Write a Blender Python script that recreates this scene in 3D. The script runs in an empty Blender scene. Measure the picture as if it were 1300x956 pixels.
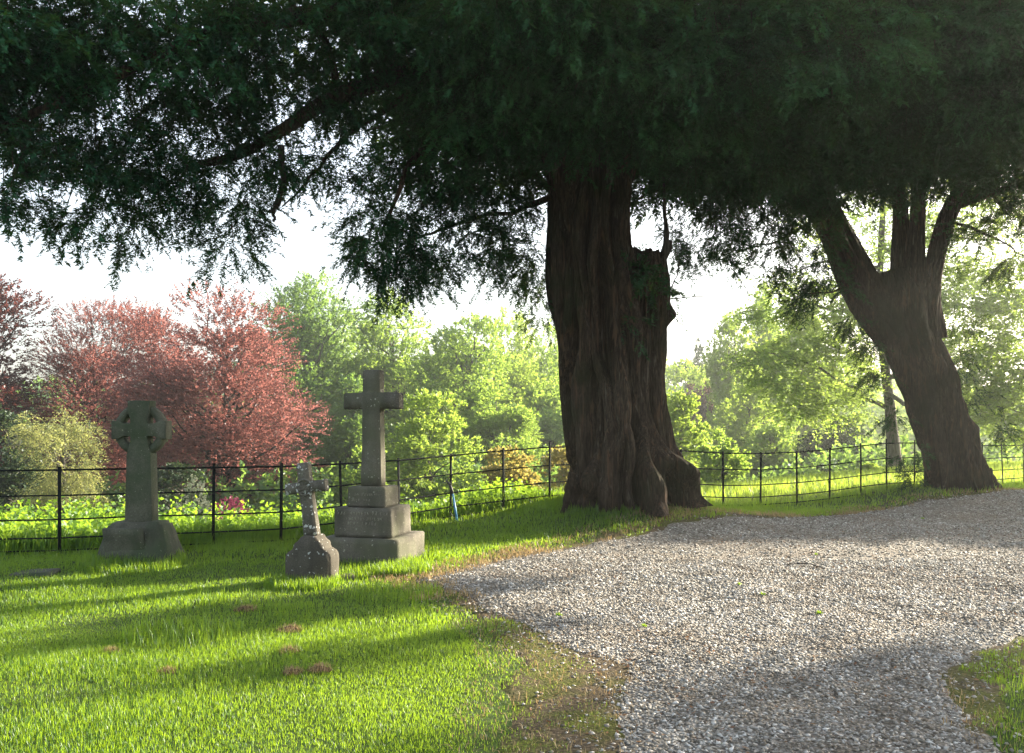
import bpy, math, random
import numpy as np
from math import radians, sin, cos, pi, tan

SC = bpy.context.scene
COL = SC.collection
RNG = np.random.default_rng(7)
random.seed(7)

# ------------------------------------------------------------------ camera model (used only to lay things out at real depths)
H = 1.74            # eye height
F = 1100.0          # focal length in photo pixels
def P(px, py, d):   # photo pixel + distance -> world point
    return np.array([(px - 650) / F * d, d, H - (py - 539) / F * d])

SUN_AZ, SUN_EL = 58.0, 16.5

# ------------------------------------------------------------------ small helpers
def vhash(ix, iy, iz, seed):
    h = (ix * 374761393 + iy * 668265263 + iz * 1274126177 + seed * 974711) & 0xffffffff
    h = ((h ^ (h >> 13)) * 1274126177) & 0xffffffff
    h = h ^ (h >> 16)
    return (h & 0xffff) / 65535.0
def vnoise(x, y, z, seed=0):
    x, y, z = np.broadcast_arrays(np.asarray(x, float), np.asarray(y, float), np.asarray(z, float))
    ix, iy, iz = np.floor(x).astype(np.int64), np.floor(y).astype(np.int64), np.floor(z).astype(np.int64)
    fx, fy, fz = x - ix, y - iy, z - iz
    fx, fy, fz = (f * f * (3 - 2 * f) for f in (fx, fy, fz))
    r = 0
    for a in (0, 1):
        for b in (0, 1):
            for c in (0, 1):
                w = (fx if a else 1 - fx) * (fy if b else 1 - fy) * (fz if c else 1 - fz)
                r = r + w * vhash(ix + a, iy + b, iz + c, seed)
    return r * 2 - 1
def fbm(x, y, z, seed=0, oct=3):
    r = 0; a = 1.0
    for o in range(oct):
        r = r + a * vnoise(x * 2 ** o, y * 2 ** o, z * 2 ** o, seed + o * 17)
        a *= .5
    return r
def norm(v):
    return v / np.maximum(np.linalg.norm(v, axis=-1, keepdims=True), 1e-9)
def sstep(a, b, x):
    t = np.clip((x - a) / (b - a), 0, 1)
    return t * t * (3 - 2 * t)

class MB:
    """collects vertices and faces, then links them as one mesh object"""
    def __init__(self):
        self.v = []; self.loops = []; self.tot = []; self.mi = []; self.n = 0
    def add(self, v, f, mat=0):
        v = np.asarray(v, np.float32).reshape(-1, 3); f = np.asarray(f, np.int32)
        self.v.append(v); self.loops.append((f + self.n).ravel())
        self.tot.append(np.full(len(f), f.shape[1], np.int32)); self.mi.append(np.full(len(f), mat, np.int32))
        self.n += len(v)
    def box(self, c, s, R=None, mat=0, taper=1.0):
        x, y, z = np.array(s) / 2
        v = np.array([[-x, -y, -z], [x, -y, -z], [x, y, -z], [-x, y, -z],
                      [-x * taper, -y * taper, z], [x * taper, -y * taper, z], [x * taper, y * taper, z], [-x * taper, y * taper, z]])
        if R is not None: v = v @ np.asarray(R).T
        self.add(v + np.array(c), [[0, 3, 2, 1], [4, 5, 6, 7], [0, 1, 5, 4], [1, 2, 6, 5], [2, 3, 7, 6], [3, 0, 4, 7]], mat)
    def tube(self, pts, radii, n=8, mat=0, cap=True):
        pts = np.asarray(pts, float); m = len(pts); radii = np.broadcast_to(np.asarray(radii, float), (m,))
        T = norm(np.gradient(pts, axis=0))
        ref = np.array([0.31, 0.87, 0.38]) if abs(T[0] @ [0.31, 0.87, 0.38]) < .9 else np.array([1., 0, 0])
        A = norm(np.cross(T, ref)); B = np.cross(T, A)
        th = np.arange(n) * 2 * pi / n
        v = pts[:, None] + radii[:, None, None] * (A[:, None] * np.cos(th)[None, :, None] + B[:, None] * np.sin(th)[None, :, None])
        i = np.arange(m - 1)[:, None] * n; j = np.arange(n)[None]; j2 = (j + 1) % n
        f = np.stack([i + j, i + j2, i + n + j2, i + n + j], -1).reshape(-1, 4)
        self.add(v.reshape(-1, 3), f, mat)
        if cap:
            b = self.n - m * n
            self.loops.append(np.arange(n - 1, -1, -1, dtype=np.int32) + b); self.tot.append(np.array([n], np.int32)); self.mi.append(np.array([mat], np.int32))
            self.loops.append(np.arange(n, dtype=np.int32) + b + (m - 1) * n); self.tot.append(np.array([n], np.int32)); self.mi.append(np.array([mat], np.int32))
    def prism(self, prof, y0, y1, mat=0):
        """outline in x,z extruded from y0 to y1"""
        k = len(prof); p = np.asarray(prof, float)
        v = np.concatenate([np.c_[p[:, 0], np.full(k, y0), p[:, 1]], np.c_[p[:, 0], np.full(k, y1), p[:, 1]]])
        b = self.n
        i = np.arange(k); j = (i + 1) % k
        self.add(v, np.stack([i, j, j + k, i + k], -1), mat)
        self.loops.append(np.arange(k - 1, -1, -1, dtype=np.int32) + b); self.tot.append(np.array([k], np.int32)); self.mi.append(np.array([mat], np.int32))
        self.loops.append(np.arange(k, dtype=np.int32) + b + k); self.tot.append(np.array([k], np.int32)); self.mi.append(np.array([mat], np.int32))
    def mesh(self, name):
        me = bpy.data.meshes.new(name)
        v = np.concatenate(self.v); l = np.concatenate(self.loops); t = np.concatenate(self.tot); mi = np.concatenate(self.mi)
        me.vertices.add(len(v)); me.vertices.foreach_set('co', v.ravel())
        me.loops.add(len(l)); me.loops.foreach_set('vertex_index', l)
        me.polygons.add(len(t))
        st = np.zeros(len(t), np.int32); st[1:] = np.cumsum(t)[:-1]
        me.polygons.foreach_set('loop_start', st); me.polygons.foreach_set('loop_total', t)
        me.polygons.foreach_set('material_index', mi)
        me.update(calc_edges=True)
        return me
    def build(self, name, mats, parent=None, smooth=False, bevel=0):
        me = self.mesh(name)
        for m in (mats if isinstance(mats, (list, tuple)) else [mats]): me.materials.append(m)
        if smooth: me.polygons.foreach_set('use_smooth', np.ones(len(me.polygons), bool))
        o = bpy.data.objects.new(name, me); COL.objects.link(o)
        if parent is not None: o.parent = parent
        if bevel:
            md = o.modifiers.new('bevel', 'BEVEL'); md.width = bevel; md.segments = 2; md.limit_method = 'ANGLE'
        return o

def tag(o, label=None, cat=None, group=None, kind=None):
    if label: o['label'] = label
    if cat: o['category'] = cat
    if group: o['group'] = group
    if kind: o['kind'] = kind
    return o
def empty(name, loc=(0, 0, 0), rz=0, **k):
    o = bpy.data.objects.new(name, None); COL.objects.link(o)
    o.location = loc; o.rotation_euler = (0, 0, rz); o.empty_display_size = .2
    return tag(o, **k)

# ------------------------------------------------------------------ materials
def newmat(name):
    m = bpy.data.materials.new(name); m.use_nodes = True
    nt = m.node_tree; nt.nodes.clear()
    out = nt.nodes.new('ShaderNodeOutputMaterial')
    return m, nt, out
def ramp(nt, fac, stops, interp='LINEAR'):
    r = nt.nodes.new('ShaderNodeValToRGB'); r.color_ramp.interpolation = interp
    el = r.color_ramp.elements
    while len(el) < len(stops): el.new(.5)
    for e, (p, c) in zip(el, stops): e.position = p; e.color = (*c, 1)
    nt.links.new(fac, r.inputs[0]); return r.outputs[0]
def mixc(nt, fac, a, b, mode='MIX'):
    m = nt.nodes.new('ShaderNodeMix'); m.data_type = 'RGBA'; m.blend_type = mode
    def setin(i, x):
        if hasattr(x, 'is_linked') or hasattr(x, 'links'): nt.links.new(x, m.inputs[i])
        else: m.inputs[i].default_value = (*x, 1) if isinstance(x, tuple) else x
    setin(0, fac); setin(6, a); setin(7, b)
    return m.outputs[2]
def noise(nt, scale, detail=4, vec=None, rough=.55, dist=0):
    n = nt.nodes.new('ShaderNodeTexNoise'); n.inputs['Scale'].default_value = scale; n.inputs['Detail'].default_value = detail
    n.inputs['Roughness'].default_value = rough; n.inputs['Distortion'].default_value = dist
    if vec is not None: nt.links.new(vec, n.inputs['Vector'])
    return n.outputs['Fac']
def objco(nt, scale=(1, 1, 1)):
    t = nt.nodes.new('ShaderNodeTexCoord'); mp = nt.nodes.new('ShaderNodeMapping'); mp.inputs['Scale'].default_value = scale
    nt.links.new(t.outputs['Object'], mp.inputs['Vector']); return mp.outputs['Vector']
def bump(nt, h, strength=.5, dist=.01):
    b = nt.nodes.new('ShaderNodeBump'); b.inputs['Strength'].default_value = strength; b.inputs['Distance'].default_value = dist
    nt.links.new(h, b.inputs['Height']); return b.outputs['Normal']
def princ(nt, out, col, rough=.8, normal=None, spec=.3, metal=0):
    b = nt.nodes.new('ShaderNodeBsdfPrincipled')
    if isinstance(col, tuple): b.inputs['Base Color'].default_value = (*col, 1)
    else: nt.links.new(col, b.inputs['Base Color'])
    b.inputs['Roughness'].default_value = rough; b.inputs['Specular IOR Level'].default_value = spec; b.inputs['Metallic'].default_value = metal
    if normal is not None: nt.links.new(normal, b.inputs['Normal'])
    nt.links.new(b.outputs[0], out.inputs['Surface']); return b

def leaf_mat(name, c1, c2, trans, tfac=.45, clump=.6, gloss=.022):
    """leaf: diffuse both sides plus light let through; colour varies leaf by leaf and clump by clump"""
    m, nt, out = newmat(name)
    g = nt.nodes.new('ShaderNodeNewGeometry')
    n = noise(nt, clump, 3, objco(nt))
    mm = nt.nodes.new('ShaderNodeMath'); mm.operation = 'MULTIPLY_ADD'
    nt.links.new(g.outputs['Random Per Island'], mm.inputs[0]); mm.inputs[1].default_value = .55; nt.links.new(n, mm.inputs[2])
    mr = nt.nodes.new('ShaderNodeMapRange'); nt.links.new(mm.outputs[0], mr.inputs[0]); mr.inputs[1].default_value = .4; mr.inputs[2].default_value = 1.15
    col = mixc(nt, mr.outputs[0], c1, c2)
    tc = mixc(nt, mr.outputs[0], tuple(.75 * x for x in trans), trans)
    d = nt.nodes.new('ShaderNodeBsdfDiffuse'); nt.links.new(col, d.inputs[0])
    t = nt.nodes.new('ShaderNodeBsdfTranslucent'); nt.links.new(tc, t.inputs[0])
    mx = nt.nodes.new('ShaderNodeMixShader'); mx.inputs[0].default_value = tfac
    nt.links.new(d.outputs[0], mx.inputs[1]); nt.links.new(t.outputs[0], mx.inputs[2])
    gl = nt.nodes.new('ShaderNodeBsdfGlossy'); gl.inputs['Roughness'].default_value = .45; gl.inputs[0].default_value = (.9, .95, 1, 1)
    m2 = nt.nodes.new('ShaderNodeMixShader'); m2.inputs[0].default_value = gloss
    nt.links.new(mx.outputs[0], m2.inputs[1]); nt.links.new(gl.outputs[0], m2.inputs[2])
    nt.links.new(m2.outputs[0], out.inputs['Surface'])
    return m

def bark_mat(name, c1, c2, sc=1.0, moss=None, strip=None):
    m, nt, out = newmat(name)
    n1 = noise(nt, 2.2, 6, objco(nt, (9 * sc, 9 * sc, 1.3 * sc)), .65, .6); n2 = noise(nt, 1.1 * sc, 3, objco(nt))
    n3 = noise(nt, 1.0, 5, objco(nt, (42 * sc, 42 * sc, 3.2 * sc)), .7, .8)
    col = ramp(nt, n1, [(.36, c1), (.62, c2)])
    col = mixc(nt, .30, col, ramp(nt, n2, [(.35, c1), (.65, c2)]))
    col = mixc(nt, ramp(nt, n3, [(.40, (.75, .75, .75)), (.56, (0, 0, 0))]), col, tuple(.45 * x for x in c1))     # dark fissures
    if strip:                                                                                               # reddish and grey peeling strips
        col = mixc(nt, ramp(nt, noise(nt, 1.0, 4, objco(nt, (13, 13, 1.1)), .6, .5), [(.56, (0, 0, 0)), (.63, (.8, .8, .8))]), col, strip[0])
        col = mixc(nt, ramp(nt, noise(nt, 1.3, 4, objco(nt, (16, 16, 1.5)), .6, .4), [(.60, (0, 0, 0)), (.68, (.7, .7, .7))]), col, strip[1])
    if moss:
        col = mixc(nt, ramp(nt, noise(nt, .9, 4, objco(nt)), [(.52, (0, 0, 0)), (.66, (.7, .7, .7))]), col, moss)
    h = nt.nodes.new('ShaderNodeMath'); h.operation = 'ADD'; nt.links.new(n1, h.inputs[0]); nt.links.new(n3, h.inputs[1])
    princ(nt, out, col, .9, bump(nt, h.outputs[0], 1.0, .05), .1)
    return m

def stone_mat(name, c1, c2, lichen=0.0, algae=None, white=(.55, .56, .52), spot=9):
    m, nt, out = newmat(name)
    oc = objco(nt)
    n1 = noise(nt, 3.2, 6, oc, .62); n2 = noise(nt, 60, 3, oc, .6); n3 = noise(nt, 1.6, 3, objco(nt, (3, 3, .7)))
    col = ramp(nt, n1, [(.3, c1), (.7, c2)])
    col = mixc(nt, .35, col, ramp(nt, n2, [(.3, tuple(.5 * x for x in c1)), (.7, tuple(1.25 * x for x in c2))]))
    col = mixc(nt, ramp(nt, n3, [(.45, (0, 0, 0)), (.75, (.75, .75, .75))]), col, tuple(.42 * x for x in c1))   # weather streaks
    if algae: col = mixc(nt, ramp(nt, noise(nt, 2.1, 5, oc), [(.42, (0, 0, 0)), (.62, (.8, .8, .8))]), col, algae)
    if lichen:
        vo = nt.nodes.new('ShaderNodeTexVoronoi'); vo.inputs['Scale'].default_value = spot
        wob = nt.nodes.new('ShaderNodeTexNoise'); wob.inputs['Scale'].default_value = 30
        nt.links.new(oc, wob.inputs['Vector'])
        nt.links.new(mixc(nt, .06, oc, wob.outputs['Color']), vo.inputs['Vector'])
        rnd = nt.nodes.new('ShaderNodeSeparateColor'); nt.links.new(vo.outputs['Color'], rnd.inputs[0])
        th = nt.nodes.new('ShaderNodeMath'); th.operation = 'MULTIPLY'; nt.links.new(rnd.outputs[0], th.inputs[0]); th.inputs[1].default_value = lichen
        df = nt.nodes.new('ShaderNodeMath'); df.operation = 'SUBTRACT'; nt.links.new(th.outputs[0], df.inputs[0]); nt.links.new(vo.outputs['Distance'], df.inputs[1])
        col = mixc(nt, ramp(nt, df.outputs[0], [(.0, (0, 0, 0)), (.05, (.9, .9, .9))]), col, white)
    h = nt.nodes.new('ShaderNodeMath'); h.operation = 'ADD'; nt.links.new(n1, h.inputs[0]); nt.links.new(n2, h.inputs[1])
    princ(nt, out, col, .92, bump(nt, h.outputs[0], .55, .012), .15)
    return m

M = {}
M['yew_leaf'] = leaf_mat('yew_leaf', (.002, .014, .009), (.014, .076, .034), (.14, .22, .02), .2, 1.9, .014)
M['yew_leaf_lit'] = leaf_mat('yew_leaf_lit', (.012, .058, .026), (.030, .125, .048), (.16, .26, .03), .2, 2.2, .014)  # lighter copy of the yew leaf, skylight put into its colour
M['yew_bark'] = bark_mat('yew_bark', (.020, .014, .010), (.088, .064, .046), 1.0, (.020, .026, .011), ((.105, .062, .040), (.125, .108, .088)))
M['dead_bark'] = bark_mat('dead_bark', (.05, .042, .035), (.12, .10, .085))
M['copper_bark'] = bark_mat('copper_bark', (.025, .018, .017), (.06, .045, .042), .6)
M['grey_bark'] = bark_mat('grey_bark', (.07, .065, .05), (.16, .15, .12), .6)
M['copper'] = leaf_mat('copper', (.050, .018, .020), (.12, .044, .042), (.42, .165, .140), .48, .35)
M['copper_dark'] = leaf_mat('copper_dark', (.035, .014, .017), (.075, .028, .028), (.24, .075, .062), .4, .35)
M['lime'] = leaf_mat('lime', (.045, .105, .028), (.10, .18, .036), (.42, .60, .085), .54, .3)
M['green'] = leaf_mat('green', (.030, .085, .036), (.070, .145, .040), (.27, .43, .07), .48, .3)
M['fresh'] = leaf_mat('fresh', (.08, .15, .025), (.14, .21, .035), (.44, .60, .08), .55, .3)
M['golden'] = leaf_mat('golden', (.12, .13, .035), (.20, .18, .05), (.56, .47, .11), .5, .3)
M['willow'] = leaf_mat('willow', (.11, .14, .05), (.17, .20, .07), (.50, .52, .16), .5, .4)
M['dark_leaf'] = leaf_mat('dark_leaf', (.018, .040, .020), (.040, .070, .030), (.07, .11, .03), .25, .3)
M['purple'] = leaf_mat('purple', (.05, .03, .032), (.08, .05, .045), (.12, .06, .05), .35, .3)
M['beech'] = leaf_mat('beech', (.055, .12, .035), (.10, .17, .04), (.45, .62, .10), .56, .3)
M['pink'] = leaf_mat('pink', (.28, .05, .10), (.40, .10, .17), (.42, .10, .16), .35, 2)
M['nettle'] = leaf_mat('nettle', (.04, .12, .02), (.09, .18, .025), (.32, .50, .035), .52, 1.2)
M['grass'] = leaf_mat('grass', (.026, .100, .015), (.075, .150, .020), (.37, .56, .024), .54, 1.6, .03)
M['field_grass'] = leaf_mat('field_grass', (.07, .15, .02), (.12, .20, .03), (.42, .56, .06), .52, .5, .03)
M['straw'] = leaf_mat('straw', (.24, .17, .08), (.42, .32, .17), (.40, .28, .12), .35, 2, .03)
M['litter'] = leaf_mat('litter', (.11, .05, .025), (.26, .14, .06), (.20, .10, .04), .25, 3, .04)
M['white_flower'] = leaf_mat('white_flower', (.30, .34, .22), (.55, .56, .45), (.40, .42, .25), .4, 2)

def simple(name, c, rough=.6, metal=0, nz=12, var=.4, spec=.4):
    m, nt, out = newmat(name)
    n = noise(nt, nz, 5, objco(nt))
    princ(nt, out, ramp(nt, n, [(.3, tuple(x * (1 - var) for x in c)), (.7, tuple(x * (1 + var) for x in c))]), rough, bump(nt, n, .3, .004), spec, metal)
    return m
M['iron'] = simple('iron', (.012, .014, .014), .85, 0, 25, .5, .06)
M['blue_paint'] = simple('blue_paint', (.05, .20, .36), .45)
M['black_plastic'] = simple('black_plastic', (.02, .018, .018), .6)
M['soil'] = simple('soil', (.10, .065, .040), .95, 0, 30, .6, .1)
M['stone_celtic'] = stone_mat('stone_celtic', (.055, .058, .044), (.12, .12, .092), .22, (.042, .060, .032), (.17, .18, .14), 26)
M['stone_latin'] = stone_mat('stone_latin', (.068, .065, .054), (.165, .153, .124), .26, (.085, .090, .058), (.27, .27, .22), 22)
M['stone_small'] = stone_mat('stone_small', (.07, .067, .056), (.15, .14, .115), .50, None, (.45, .47, .45), 24)
M['stone_small_base'] = stone_mat('stone_small_base', (.05, .047, .039), (.11, .10, .08), .26, None, (.36, .38, .36), 22)
M['incision'] = simple('incision', (.26, .245, .20), .95, 0, 40, .3, .1)

# ground
def ground_mat():
    m, nt, out = newmat('turf')
    oc = objco(nt)
    n1 = noise(nt, 1.1, 5, oc); n2 = noise(nt, 22, 4, oc)
    col = ramp(nt, n1, [(.3, (.035, .060, .016)), (.7, (.060, .095, .020))])
    col = mixc(nt, ramp(nt, n2, [(.55, (0, 0, 0)), (.75, (.7, .7, .7))]), col, (.085, .062, .030))
    princ(nt, out, col, .95, bump(nt, n2, .6, .02), .1)
    return m
def verge_mat():
    m, nt, out = newmat('verge')
    oc = objco(nt)
    n1 = noise(nt, 2.3, 5, oc); n2 = noise(nt, 45, 4, oc)
    col = ramp(nt, n2, [(.3, (.045, .034, .022)), (.55, (.10, .078, .050)), (.75, (.19, .15, .105))])
    col = mixc(nt, ramp(nt, n1, [(.44, (0, 0, 0)), (.58, (.85, .85, .85))]), col, ramp(nt, n2, [(.3, (.040, .052, .010)), (.7, (.12, .13, .026))]))
    princ(nt, out, col, .95, bump(nt, n2, .9, .02), .1)
    return m
def gravel_mat():
    m, nt, out = newmat('gravel')
    oc = objco(nt)
    vo = nt.nodes.new('ShaderNodeTexVoronoi'); vo.inputs['Scale'].default_value = 42; nt.links.new(oc, vo.inputs['Vector'])
    sp = nt.nodes.new('ShaderNodeSeparateColor'); nt.links.new(vo.outputs['Color'], sp.inputs[0])
    col = ramp(nt, sp.outputs[0], [(.0, (.07, .06, .05)), (.4, (.16, .148, .125)), (.8, (.25, .235, .21)), (1, (.38, .36, .33))])
    n1 = noise(nt, .8, 5, oc)
    col = mixc(nt, ramp(nt, n1, [(.45, (0, 0, 0)), (.7, (.55, .55, .55))]), col, (.17, .13, .09))
    princ(nt, out, col, .9, bump(nt, vo.outputs['Distance'], .9, .025), .2)
    return m
def chip_mat():
    m, nt, out = newmat('gravel_chips')
    g = nt.nodes.new('ShaderNodeNewGeometry')
    col = ramp(nt, g.outputs['Random Per Island'], [(.0, (.085, .072, .054)), (.3, (.22, .206, .175)), (.65, (.345, .335, .305)), (.88, (.47, .46, .43)), (1, (.66, .65, .62))])
    n1 = noise(nt, .8, 5, objco(nt))
    col = mixc(nt, ramp(nt, n1, [(.45, (0, 0, 0)), (.7, (.4, .4, .4))]), col, (.16, .125, .085))
    n4 = noise(nt, 3.2, 5, objco(nt)); col = mixc(nt, ramp(nt, n4, [(.52, (0, 0, 0)), (.68, (.6, .6, .6))]), col, (.13, .105, .075))
    princ(nt, out, col, .8, None, .3)
    return m
M['turf'] = ground_mat(); M['verge'] = verge_mat(); M['gravel'] = gravel_mat(); M['chips'] = chip_mat()

# ------------------------------------------------------------------ terrain
YEW1 = np.array([2.02, 15.2]); YEW2 = np.array([9.75, 19.0])
FENCE = [(-24., 10.2), (-16., 10.5), (-9.5, 10.75), (-5.85, 11.2), (-4.97, 11.5), (-4.07, 11.8), (-3.24, 12.15), (-2.55, 13.0), (-1.81, 13.9), (-1.04, 14.7), (-.15, 15.2), (.68, 15.7),
         (1.53, 16.35), (2.36, 16.6), (3.3, 16.85), (4.18, 17.15), (5.02, 17.5), (5.89, 17.9), (6.67, 18.2), (7.45, 18.5), (8.15, 18.85), (9.1, 19.6), (10., 20.3), (10.9, 21.0), (11.85, 21.8), (12.75, 22.5), (13.7, 23.2), (15.5, 24.6), (18., 26.5), (22, 29)]
FX = np.array([p[0] for p in FENCE]); FY = np.array([p[1] for p in FENCE])
def fence_y(x): return np.interp(x, FX, FY)
def gh(x, y):
    x = np.asarray(x, float); y = np.asarray(y, float)
    z = .07 * np.exp(-((y - fence_y(x)) / 1.6) ** 2) * (x < 9)
    for c, a, s in ((YEW1 + [0, -.15], .40, 1.55), (YEW2 + [0, -.2], .27, 2.0)):
        z = z + a * np.exp(-(((x - c[0]) / (s * 1.35)) ** 2 + ((y - c[1]) / s) ** 2))
    z = z + .03 * vnoise(x * .5, y * .5, 0, 3) * sstep(4, 9, y) + .012 * vnoise(x * 2.1, y * 2.1, 0, 5)
    z = z + .11 * sstep(6, 13, x) * sstep(12, 18, y)
    d = y - fence_y(x)                                   # beyond the fence the land falls to the valley, then a far rise
    dd = np.maximum(d - .6, 0)
    left = sstep(7, -3, x - .05 * y)
    drop = 9.5 * (1 - np.exp(-dd * .0155)) * left + 6.5 * sstep(5, 44, d) * (1 - left)
    z = z - drop + 26 * sstep(140, 420, y)
    return z

GRAVEL_PX = [(542, 731), (590, 720), (640, 709), (700, 698), (760, 688), (820, 680), (900, 670), (980, 662), (1060, 654), (1140, 648), (1220, 643), (1300, 637.5)]
def flat(px, py, h=.05): d = F * (H - h) / (py - 539); return ((px - 650) / F * d, d)
GP = [flat(*p) for p in GRAVEL_PX] + [(14.5, 19.6), (22, 22), (30, 22), (30, 10)]
GP += [(7.0, 7.9), (4.95, 7.6), (4.33, 7.25), (3.8, 6.8), (3.38, 6.36), (2.95, 5.83), (2.65, 5.2), (2.4, 4.3), (2.2, 2), (.6, 2), (.5, 3.6), (.62, 4.7)]
GP += [flat(800, 862, 0), flat(745, 838, 0), flat(705, 815, 0), flat(660, 795, 0), flat(625, 778, 0), flat(590, 757, 0), flat(560, 742, 0)]
GP = np.array(GP)
# verge: bare soil strip and moss, a wider outline of the same drive
VP = [flat(520, 729), flat(600, 713), flat(700, 691), flat(800, 675), flat(900, 664), flat(1000, 656), flat(1100, 650), flat(1200, 642.5), flat(1300, 636), (14.5, 20.1), (22, 22.6), (30, 23), (30, 9),
      (7.1, 7.6), (5.05, 7.32), (4.48, 7.0), (3.98, 6.55), (3.56, 6.1), (3.15, 5.6), (2.85, 5.0), (2.6, 4.3), (2.4, 2), (-.1, 2), (-.02, 4), (.0, 5.0), flat(660, 862, 0), flat(655, 840, 0), flat(640, 815, 0), flat(612, 790, 0), flat(580, 765, 0), flat(548, 745, 0)]
VP = np.array(VP)
def sdist(x, y, poly):
    """signed distance to a polygon, positive inside"""
    x = np.asarray(x, float); y = np.asarray(y, float)
    d = np.full(x.shape, 1e9); ins = np.zeros(x.shape, bool)
    k = len(poly)
    for i in range(k):
        ax, ay = poly[i]; bx, by = poly[(i + 1) % k]
        ex, ey = bx - ax, by - ay
        t = np.clip(((x - ax) * ex + (y - ay) * ey) / (ex * ex + ey * ey), 0, 1)
        d = np.minimum(d, np.hypot(x - ax - t * ex, y - ay - t * ey))
        c = ((ay > y) != (by > y)) & (x < ex * (y - ay) / (ey if abs(ey) > 1e-9 else 1e-9) + ax)
        ins ^= c
    return np.where(ins, d, -d)
def gsd(x, y): return sdist(x, y, GP) + .09 * fbm(x * 1.6, y * 1.6, 0, 11) + .03 * vnoise(x * 9, y * 9, 0, 12)
def vsd(x, y): return sdist(x, y, VP) + .10 * fbm(x * 1.9, y * 1.9, 0, 21) + .04 * vnoise(x * 8, y * 8, 0, 22)

def grid(name, xs, ys, zf, mat, kind='structure', keep=None):
    X, Y = np.meshgrid(xs, ys); Z = zf(X, Y)
    n = len(xs); m = len(ys)
    i = np.arange(m - 1)[:, None] * n + np.arange(n - 1)[None]
    f = np.stack([i, i + 1, i + n + 1, i + n], -1).reshape(-1, 4)
    if keep is not None:
        k = keep(X, Y); kk = k.ravel()
        f = f[kk[f].any(1)]
    b = MB(); b.add(np.stack([X, Y, Z], -1).reshape(-1, 3), f)
    o = b.build(name, mat, smooth=True)
    return tag(o, kind=kind)
xs = np.concatenate([-np.geomspace(400, 14, 60), np.arange(-13.8, 16, .2), np.geomspace(16.2, 400, 60)])
ys = np.concatenate([np.linspace(-40, 2.5, 20), np.arange(2.7, 26, .2), np.geomspace(26.3, 700, 110)])
ground = grid('ground', xs, ys, gh, M['turf'])
def verge_z(x, y): return gh(x, y) + np.interp(vsd(x, y), [-.12, 0, .2], [-.05, .006, .014])
def gravel_z(x, y): return gh(x, y) + np.interp(gsd(x, y), [-.15, 0, .3], [-.05, .016, .030]) + .006 * vnoise(x * 5, y * 5, 0, 31)
xs2 = np.arange(-2.4, 26, .09); ys2 = np.arange(2.1, 23, .09)
verge = grid('soil_verge', xs2, ys2, verge_z, M['verge'], keep=lambda x, y: (vsd(x, y) > -.1) & (sdist(x, y, GP) < .7))
gravel = grid('gravel_drive', xs2, ys2, gravel_z, M['gravel'], keep=lambda x, y: gsd(x, y) > -.12)

# ------------------------------------------------------------------ gravel chips
def stones(b, x, y, z, s, flatness=.55):
    """small faceted stones, each an irregular 8 sided lump"""
    n = len(x)
    base = np.array([[1, 0, 0], [0, 1, 0], [-1, 0, 0], [0, -1, 0], [.1, .1, 1], [0, 0, -.6]], float)
    v = base[None] * RNG.uniform(.55, 1.25, (n, 6, 1)) + RNG.normal(0, .16, (n, 6, 3))
    v[..., 2] *= flatness
    a = RNG.uniform(0, 2 * pi, n); ca, sa = np.cos(a), np.sin(a)
    tl = RNG.normal(0, .35, n)
    v[..., 2] += v[..., 0] * tl[:, None]
    vx = v[..., 0] * ca[:, None] - v[..., 1] * sa[:, None]; vy = v[..., 0] * sa[:, None] + v[..., 1] * ca[:, None]
    v = np.stack([vx, vy, v[..., 2]], -1) * s[:, None, None]
    v += np.stack([x, y, z], -1)[:, None]
    f = np.array([[0, 1, 4], [1, 2, 4], [2, 3, 4], [3, 0, 4], [1, 0, 5], [2, 1, 5], [3, 2, 5], [0, 3, 5]])
    b.add(v.reshape(-1, 3), (np.arange(n)[:, None, None] * 6 + f[None]).reshape(-1, 3))
def scatter(n, x0, x1, y0, y1, dens=None):
    x = RNG.uniform(x0, x1, n); y = RNG.uniform(y0, y1, n)
    inview = (np.abs(x) < .64 * y + 1.2)
    return x[inview], y[inview]
b = MB()
for (n, y0, y1, smin, smax) in ((80000, 3.6, 7.5, .005, .021), (80000, 7.5, 11, .007, .023), (60000, 11, 21, .012, .027)):
    x, y = scatter(n, -1.6, min(.64 * y1 + 1, 13.5), y0, y1)
    g = gsd(x, y); k = (g > 0.02) | ((g > -.6) & (RNG.random(len(x)) < .22 * np.exp(g * 3)))
    x, y = x[k], y[k]
    s = smin + (smax - smin) * RNG.random(len(x)) ** 2.2
    z = np.where(gsd(x, y) > 0.02, gravel_z(x, y), np.maximum(gh(x, y), verge_z(x, y))) + s * .12
    stones(b, x, y, z, s)
tag(b.build('gravel_chips', M['chips']), kind='stuff', label='pale grey angular chippings spread over the drive', cat='gravel')

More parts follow.
